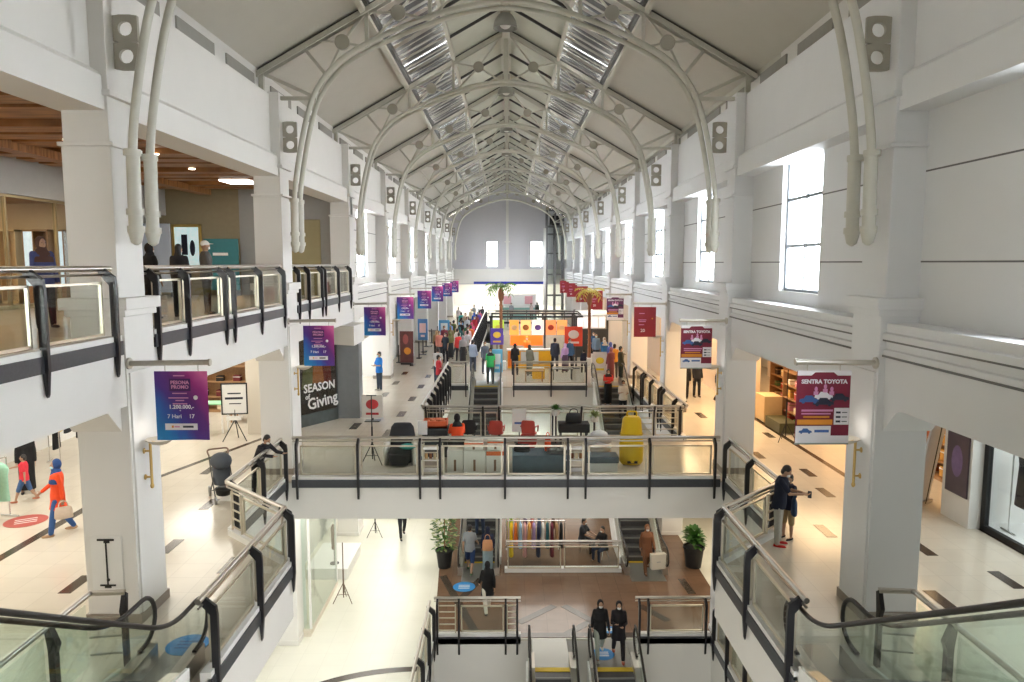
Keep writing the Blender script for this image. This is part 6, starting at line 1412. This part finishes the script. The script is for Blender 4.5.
def hang(desc, loc, L, h, cols, rz=0., kind=0, where=''):
    c, s = math.cos(rz), math.sin(rz)
    for i, (nm, hx) in enumerate(cols):
        u = -L/2+L*(i+.5)/len(cols); me = GM[(kind+i) % 3].copy(); me.materials.clear(); me.materials.append(cloth(hx))
        o = link('garment', me, None, (loc[0]+u*c, loc[1]+u*s, loc[2]+h-.085), rz)
        tag(o, f'{nm} garment hanging {where}', 'garment', desc)
gl_ = [('yellow', '#f0c81e'), ('orange', '#e0762a'), ('pale blue', '#9cc4e0'), ('dusty pink', '#d8a0a0'), ('amber', '#d6a04a'), ('lilac', '#a890c0'), ('dark blue', '#26304e'), ('white', '#e6e4e0'), ('teal', '#2a6068'), ('wine red', '#6a2030'), ('tan', '#b08a64'), ('black', '#18181c')]
rail('long clothes rail behind the steel railing on the ground floor', (1.05, 24.7, LG+.01), 2.0, 1.45); hang('garments on the ground floor rail', (1.05, 24.7, LG+.01), 1.9, 1.45, gl_, 0, 1, 'on the ground floor rail between the escalators')
rail('second clothes rail on the ground floor beside the seated people', (.95, 25.8, LG+.01), 1.9, 1.75); hang('garments on the rear ground floor rail', (.95, 25.8, LG+.01), 1.8, 1.75, [('lime', '#b8d040'), ('cream', '#e0d4b8'), ('plum', '#5a3058'), ('coral', '#e08070'), ('steel blue', '#5a7898'), ('ivory', '#efe9dc'), ('brown', '#6a4830')], 0, 0, 'on the rear rail between the escalators')
rail('chrome rail with dresses in the white shop at the right edge', (11.1, 14.4, .12), 1.6, 1.75, 0); hang('dresses in the white shop', (11.1, 14.4, .12), 1.4, 1.75, [('dark grey patterned', '#2a2c34'), ('gold and mustard', '#b08a2e'), ('black dotted', '#1c1a20'), ('dark brown', '#3a2a22')], 0, 1, 'in the white shop at the right edge')
rail('white clothes rail in the shop at the left edge', (-11.15, 15.1, 0), 1.5, 1.35, R(80)); hang('tops at the left edge', (-11.15, 15.1, 0), 1.4, 1.35, [('sky blue', '#8ab8d8'), ('sand', '#cfae7c'), ('white', '#e4e2dc'), ('peach', '#e2a880'), ('mint', '#9cd0b8')], R(80), 2, 'on the rail at the left edge')
rail('black clothes rail deeper in the left shop', (-12.2, 20.6, 0), 1.6, 1.6, R(15)); hang('black garments in the left shop', (-12.2, 20.6, 0), 1.5, 1.6, [('black', '#141416'), ('charcoal', '#2c2e32'), ('off black', '#1b1b20'), ('white', '#d8d8d4'), ('smoke grey', '#5a5c60')], R(15), 1, 'on the black rail deep in the left shop')
t = thing('garment', 'round yellow hat hanging beside the child at the left shop', 'hat', (-11.3, 18.2, 1.55)); MB().lathe([(.19, 0), (.2, .01), (.1, .03), (.09, .1), (.02, .12)], n=16, M=Matrix.Rotation(R(90), 3, 'X')).build('crown', cloth('#f0c818'), t, smooth=50); MB().tube([(0, 0, -1.55), (0, 0, .05)], .012, 6).build('stand', CHROME, t)
# warm shop shelves on the right, corner shop on the left
def shelf_goods(label, x0, x1, y0, y1, h, m, n, face, where, pal, rows=4, ncol=4):
    cabinet(label, x0, x1, y0, y1, 0, h, m, n, face, 'shelf', 'shop shelves', 'shop_shelf')
    i = 0
    for r in range(n):
        z = h*r/(n+1) if r else .08
        z = z+.015 if r else z
        for c in range(ncol):
            nm, hx = pal[i % len(pal)]; i += 1
            if face in ('x', '-x'): x, y = (x0+x1)/2, y0+(y1-y0)*(c+.5)/ncol
            else: x, y = x0+(x1-x0)*(c+.5)/ncol, (y0+y1)/2
            t = thing('goods_box', f'{nm} box, {["first", "second", "third", "fourth", "fifth"][c]} along the {["bottom", "second", "third", "top"][r]} shelf {where}', 'box', (x, y, z+.001), rng.uniform(-.15, .15), 'goods '+where)
            hh = rng.uniform(.16, .32); MB().box(-.13, .13, -.13, .13, 0, hh).build('body', cloth(hx), t, bevel=.01); MB().box(-.132, .132, -.132, .132, hh*.7, hh*.8).build('band', WHITE if i % 2 else WOOD, t)
pal1 = [('pink', '#d88a94'), ('white', '#e6dccb'), ('green', '#5a7a48'), ('red', '#b0483a'), ('gold', '#c89a4a'), ('dark', '#3a2c26'), ('cream', '#e2cda4')]
shelf_goods('warm lit shelf unit in the right shop under the car banner', 9.75, 10.2, 22.9, 25.4, 2.3, WOOD, 4, '-x', 'of the warm right shop', pal1)
shelf_goods('wooden shelf unit farther along the warm right shop', 10.3, 10.8, 25.6, 28.2, 2.2, WOOD, 4, '-x', 'farther along the warm right shop', pal1[::-1])
shelf_goods('orange lit shelf unit behind the white pier on the right', 11.2, 11.7, 16.8, 19.4, 2.4, WOOD, 4, '-x', 'behind the white pier', [('brass', '#c08a3c'), ('dark brown', '#3c261a'), ('honey', '#d8a24c'), ('copper', '#a85c34')])
shelf_goods('wooden shelf unit at the back of the left corner shop', -11.8, -9.2, 27.2, 27.7, 2.3, WOOD, 3, 'y', 'of the left corner shop', [('dark red', '#6a2a2c'), ('cream', '#e0d0b0'), ('brown', '#6a4a34'), ('amber', '#d0963c'), ('black', '#26221f')])
table('white display table with green top in the left corner shop', (-9.75, 24.0, 0), .9, .6, 1.0, mat('green_top', '#8fc99a', .5), WHITE)
table('dark brown display table in the left corner shop behind the easel', (-9.1, 25.7, 0), 1.3, .7, .6, mat('dark_brown_top', '#4a362a', .5), WOOD)
t = thing('mannequin', 'dark dressed mannequin in the left corner shop', 'mannequin', (-10.5, 25.0, 0)); mb = MB(); mb.loft([(0, 0, .45, .2, .16), (0, 0, .9, .19, .14), (0, 0, 1.1, .15, .11), (0, 0, 1.35, .19, .12), (0, 0, 1.45, .1, .08)]); mb.build('coat', cloth('#23302c'), t, smooth=60); mb = MB(); mb.ell((0, 0, 1.62), (.07, .09, .11)); mb.tube([(0, 0, 1.4), (0, 0, 1.6)], .045, 8); mb.build('head_form', WHITE, t, smooth=60); MB().tube([(0, 0, .02), (0, 0, .5)], .02, 8).lathe([(.2, 0), (.2, .02)], n=16).build('stand', CHROME, t)
table('low dark green display plinth in the warm right shop', (9.3, 24.2, 0), .6, 1.3, .35, mat('plinth_green', '#4a4a2c', .5), WOOD, cloth_drop=.33)
table('beige counter in the warm right shop', (9.35, 25.6, 0), .6, .9, .95, mat('counter_beige', '#d0b080', .5), WOOD, cloth_drop=.9)
# white display platforms on the ground floor
for x, y, sx, sy, lb in ((-5.9, 24.3, 1.3, 2.2, 'low white display platform on the ground floor, nearest'), (-4.7, 29.6, 1.6, 1.2, 'low white display platform on the ground floor, farther')):
    t = thing('display_platform', lb, 'platform', (x, y, LG), 0, 'white platforms'); MB().box(-sx/2, sx/2, -sy/2, sy/2, 0, .35).build('body', SHOPW, t, bevel=.02); MB().box(-sx/2-.03, sx/2+.03, -sy/2-.03, sy/2+.03, .35, .39).build('platform_top', WHITE, t)
t = thing('dress_form', 'slim brown dress form standing on the nearest white platform', 'dress form', (-5.75, 23.6, LG+.391)); mb = MB(); mb.loft([(0, 0, .5, .08, .07), (0, 0, .9, .09, .07), (0, 0, 1.2, .1, .07), (0, 0, 1.35, .05, .05)]); mb.build('torso', cloth('#6a4a38'), t, smooth=60); MB().tube([(0, 0, 0), (0, 0, .6)], .015, 6).lathe([(.15, 0), (.15, .02)], n=14).build('stand', BLACK, t)

# the right-hand wall line stands slightly farther out beyond the second column
def splay(y): return 0. if y < 11.9 else (.30*(y-11.9)/15.3 if y < 27.2 else .30+.10*min(1, (y-27.2)/12))
SPN = ('column_right', 'baseboard_column', 'beam_upper_right', 'wall_clerestory_right', 'fascia_right', 'trim_corbel_right', 'trim_groove_right', 'wall_right', 'trim_wall_joint', 'ceiling_right', 'window_', 'pane', 'sill')
for o in list(C.objects):
    b0 = o.name.split('.')[0]; root = o.parent or o
    if o.type == 'MESH' and (b0.startswith(SPN) and root.get('kind') == 'structure') and not b0.startswith(('wall_right_pier', 'wall_right_white', 'wall_right_orange', 'wall_right_peach', 'wall_right_shop', 'wall_right_outer', 'window_gallery')):
        me = o.data
        if max(v.co.x for v in me.vertices) < 5.: continue
        bm = bmesh.new(); bm.from_mesh(me)
        for yy in (11.9, 27.2, 39.2): bmesh.ops.bisect_plane(bm, geom=bm.verts[:]+bm.edges[:]+bm.faces[:], plane_co=(0, yy, 0), plane_no=(0, 1, 0))
        for v in bm.verts:
            if v.co.x > 4.5: v.co.x += splay(v.co.y)
        bm.to_mesh(me); bm.free(); me.update()
    elif o.parent is None and o.location[0] > 4.5 and b0 in ('hanging_banner', 'wall_sconce'): o.location[0] += splay(o.location[1])

# ------------------------------------------------------------------ light: sky, ceiling lamps, added fill lights, camera
w = bpy.data.worlds.new('sky'); scene.world = w; w.use_nodes = True
bgn = w.node_tree.nodes['Background']; bgn.inputs[0].default_value = (1, .985, .955, 1); bgn.inputs[1].default_value = 26.0
def area(name, loc, sx, sy, power, col, rot=(0, 0, 0)):
    l = bpy.data.lights.new(name, 'AREA'); l.shape = 'RECTANGLE'; l.size = sx; l.size_y = sy; l.energy = power*.72; l.color = col
    o = bpy.data.objects.new(name, l); C.objects.link(o); o.location = loc; o.rotation_euler = rot; return o
WARM = (1, .86, .66); NEUT = (1, .95, .86); COOL = (.95, .98, 1.0); AMB = (1, .68, .36)
for y, e in ((0, 60), (7, 100), (14, 135), (21, 135)): area('soffit_lamp', (-9., y, 3.72), 2.5, 5, e, (1, .93, .8))
for y in (7, 13.5): area('shop_lamp', (-12., y+1, 3.70), 2, 4, 120, NEUT)
area('shop_lamp', (-10.5, 25.5, 3.7), 3, 3, 200, NEUT)
area('shop_lamp', (-8.8, 32, 3.7), 3, 6, 420, COOL)
for y in (42, 52, 62, 72): area('soffit_lamp', (-4.5-1.6, y, 3.7), .8, 6, 110, COOL)
for y, e in ((5, 12), (12, 22), (19, 45)): area('soffit_lamp', (8., y, 3.72), 2, 4, e, NEUT)
area('shop_lamp', (12., 11, 3.7), 3, 7, 380, COOL)
for y, e in ((18.5, 110), (24.5, 190), (29, 170)): area('shop_lamp', (11., y, 3.7), 2.2, 3.5, e, AMB)
for y, e in ((27, 300), (34, 260), (42, 190), (52, 150), (62, 150)): area('soffit_lamp', (8.2 if y < 40 else 7.2, y, 3.7), 1.4, 5, e, (1, .68, .38))
area('soffit_lamp', (8.2, 24, 3.7), 1.2, 3, 80, (1, .68, .38))
area('soffit_lamp', (0, 88, 3.4), 10, 14, 4200, COOL); area('kiosk_lamp', (1.5, 40.2, 2.66), 4.0, 1.6, 160, NEUT); area('ground_shop_lamp', (1.8, 27.2, -1.04), 3, 4, 160, NEUT)
# ground floor
area('ground_lamp', (-4.6, 19, -1.03), 1.8, 22, 420, (1, .98, .91))
area('ground_lamp', (-5.2, 33, -1.03), 2, 8, 200, NEUT); area('ground_lamp', (1.8, 42, -1.03), 6, 8, 300, NEUT); area('ground_lamp', (7.5, 24, -1.03), 2, 6, 160, WARM); area('ground_lamp', (1.9, 20.5, -1.03), 6, 2.5, 60, NEUT)
# gallery
for y in (8, 15, 22): area('gallery_lamp', (-10, y, 8.05), 2, 3, 85, WARM)
area('gallery_shop_lamp', (-15.5, 15, 7.3), 3, 12, 420, (1, .74, .42))

area('rear_hall_lamp', (0, -4.5, 9.6), 9, 2, 130, (1, .98, .95), (R(58), 0, 0))  # added unseen fill for daylight from the hall behind, lifts camera-facing fascias
area('rear_ground_lamp', (1.9, 3.0, -1.05), 6, 3, 750, (1, .98, .95), (R(40), 0, 0))  # added fill in the open void, no fixture, brightens the ground floor fascia
for s in (-1, 1):
    for i in range(6):
        l = bpy.data.lights.new('sconce_light', 'POINT'); l.energy = 2; l.color = (1, .93, .82); l.shadow_soft_size = .12
        o = bpy.data.objects.new('sconce_light', l); C.objects.link(o); o.location = (s*(W-.29), 11.25+8.1*i, 3.02)
cam = bpy.data.cameras.new('camera'); co = bpy.data.objects.new('camera', cam); C.objects.link(co)
FPX = 731.
cam.sensor_fit = 'HORIZONTAL'; cam.sensor_width = 36; cam.lens = 36*FPX/1024; cam.clip_end = 400; cam.clip_start = .05
co.location = (.07, 0, 5.6); co.rotation_euler = (R(90)-math.atan(78/FPX), 0, -math.atan(4/FPX))
scene.camera = co
scene.view_settings.view_transform = 'Standard'; scene.view_settings.look = 'None'; scene.view_settings.gamma = 1; scene.view_settings.use_curve_mapping = False
scene.view_settings.exposure = 0.3
scene.cycles.max_bounces = 8; scene.cycles.diffuse_bounces = 5; scene.cycles.glossy_bounces = 3; scene.cycles.transmission_bounces = 6; scene.cycles.transparent_max_bounces = 24
scene.cycles.caustics_reflective = False; scene.cycles.caustics_refractive = False; scene.cycles.sample_clamp_indirect = 6
scene.cycles.use_denoising = True
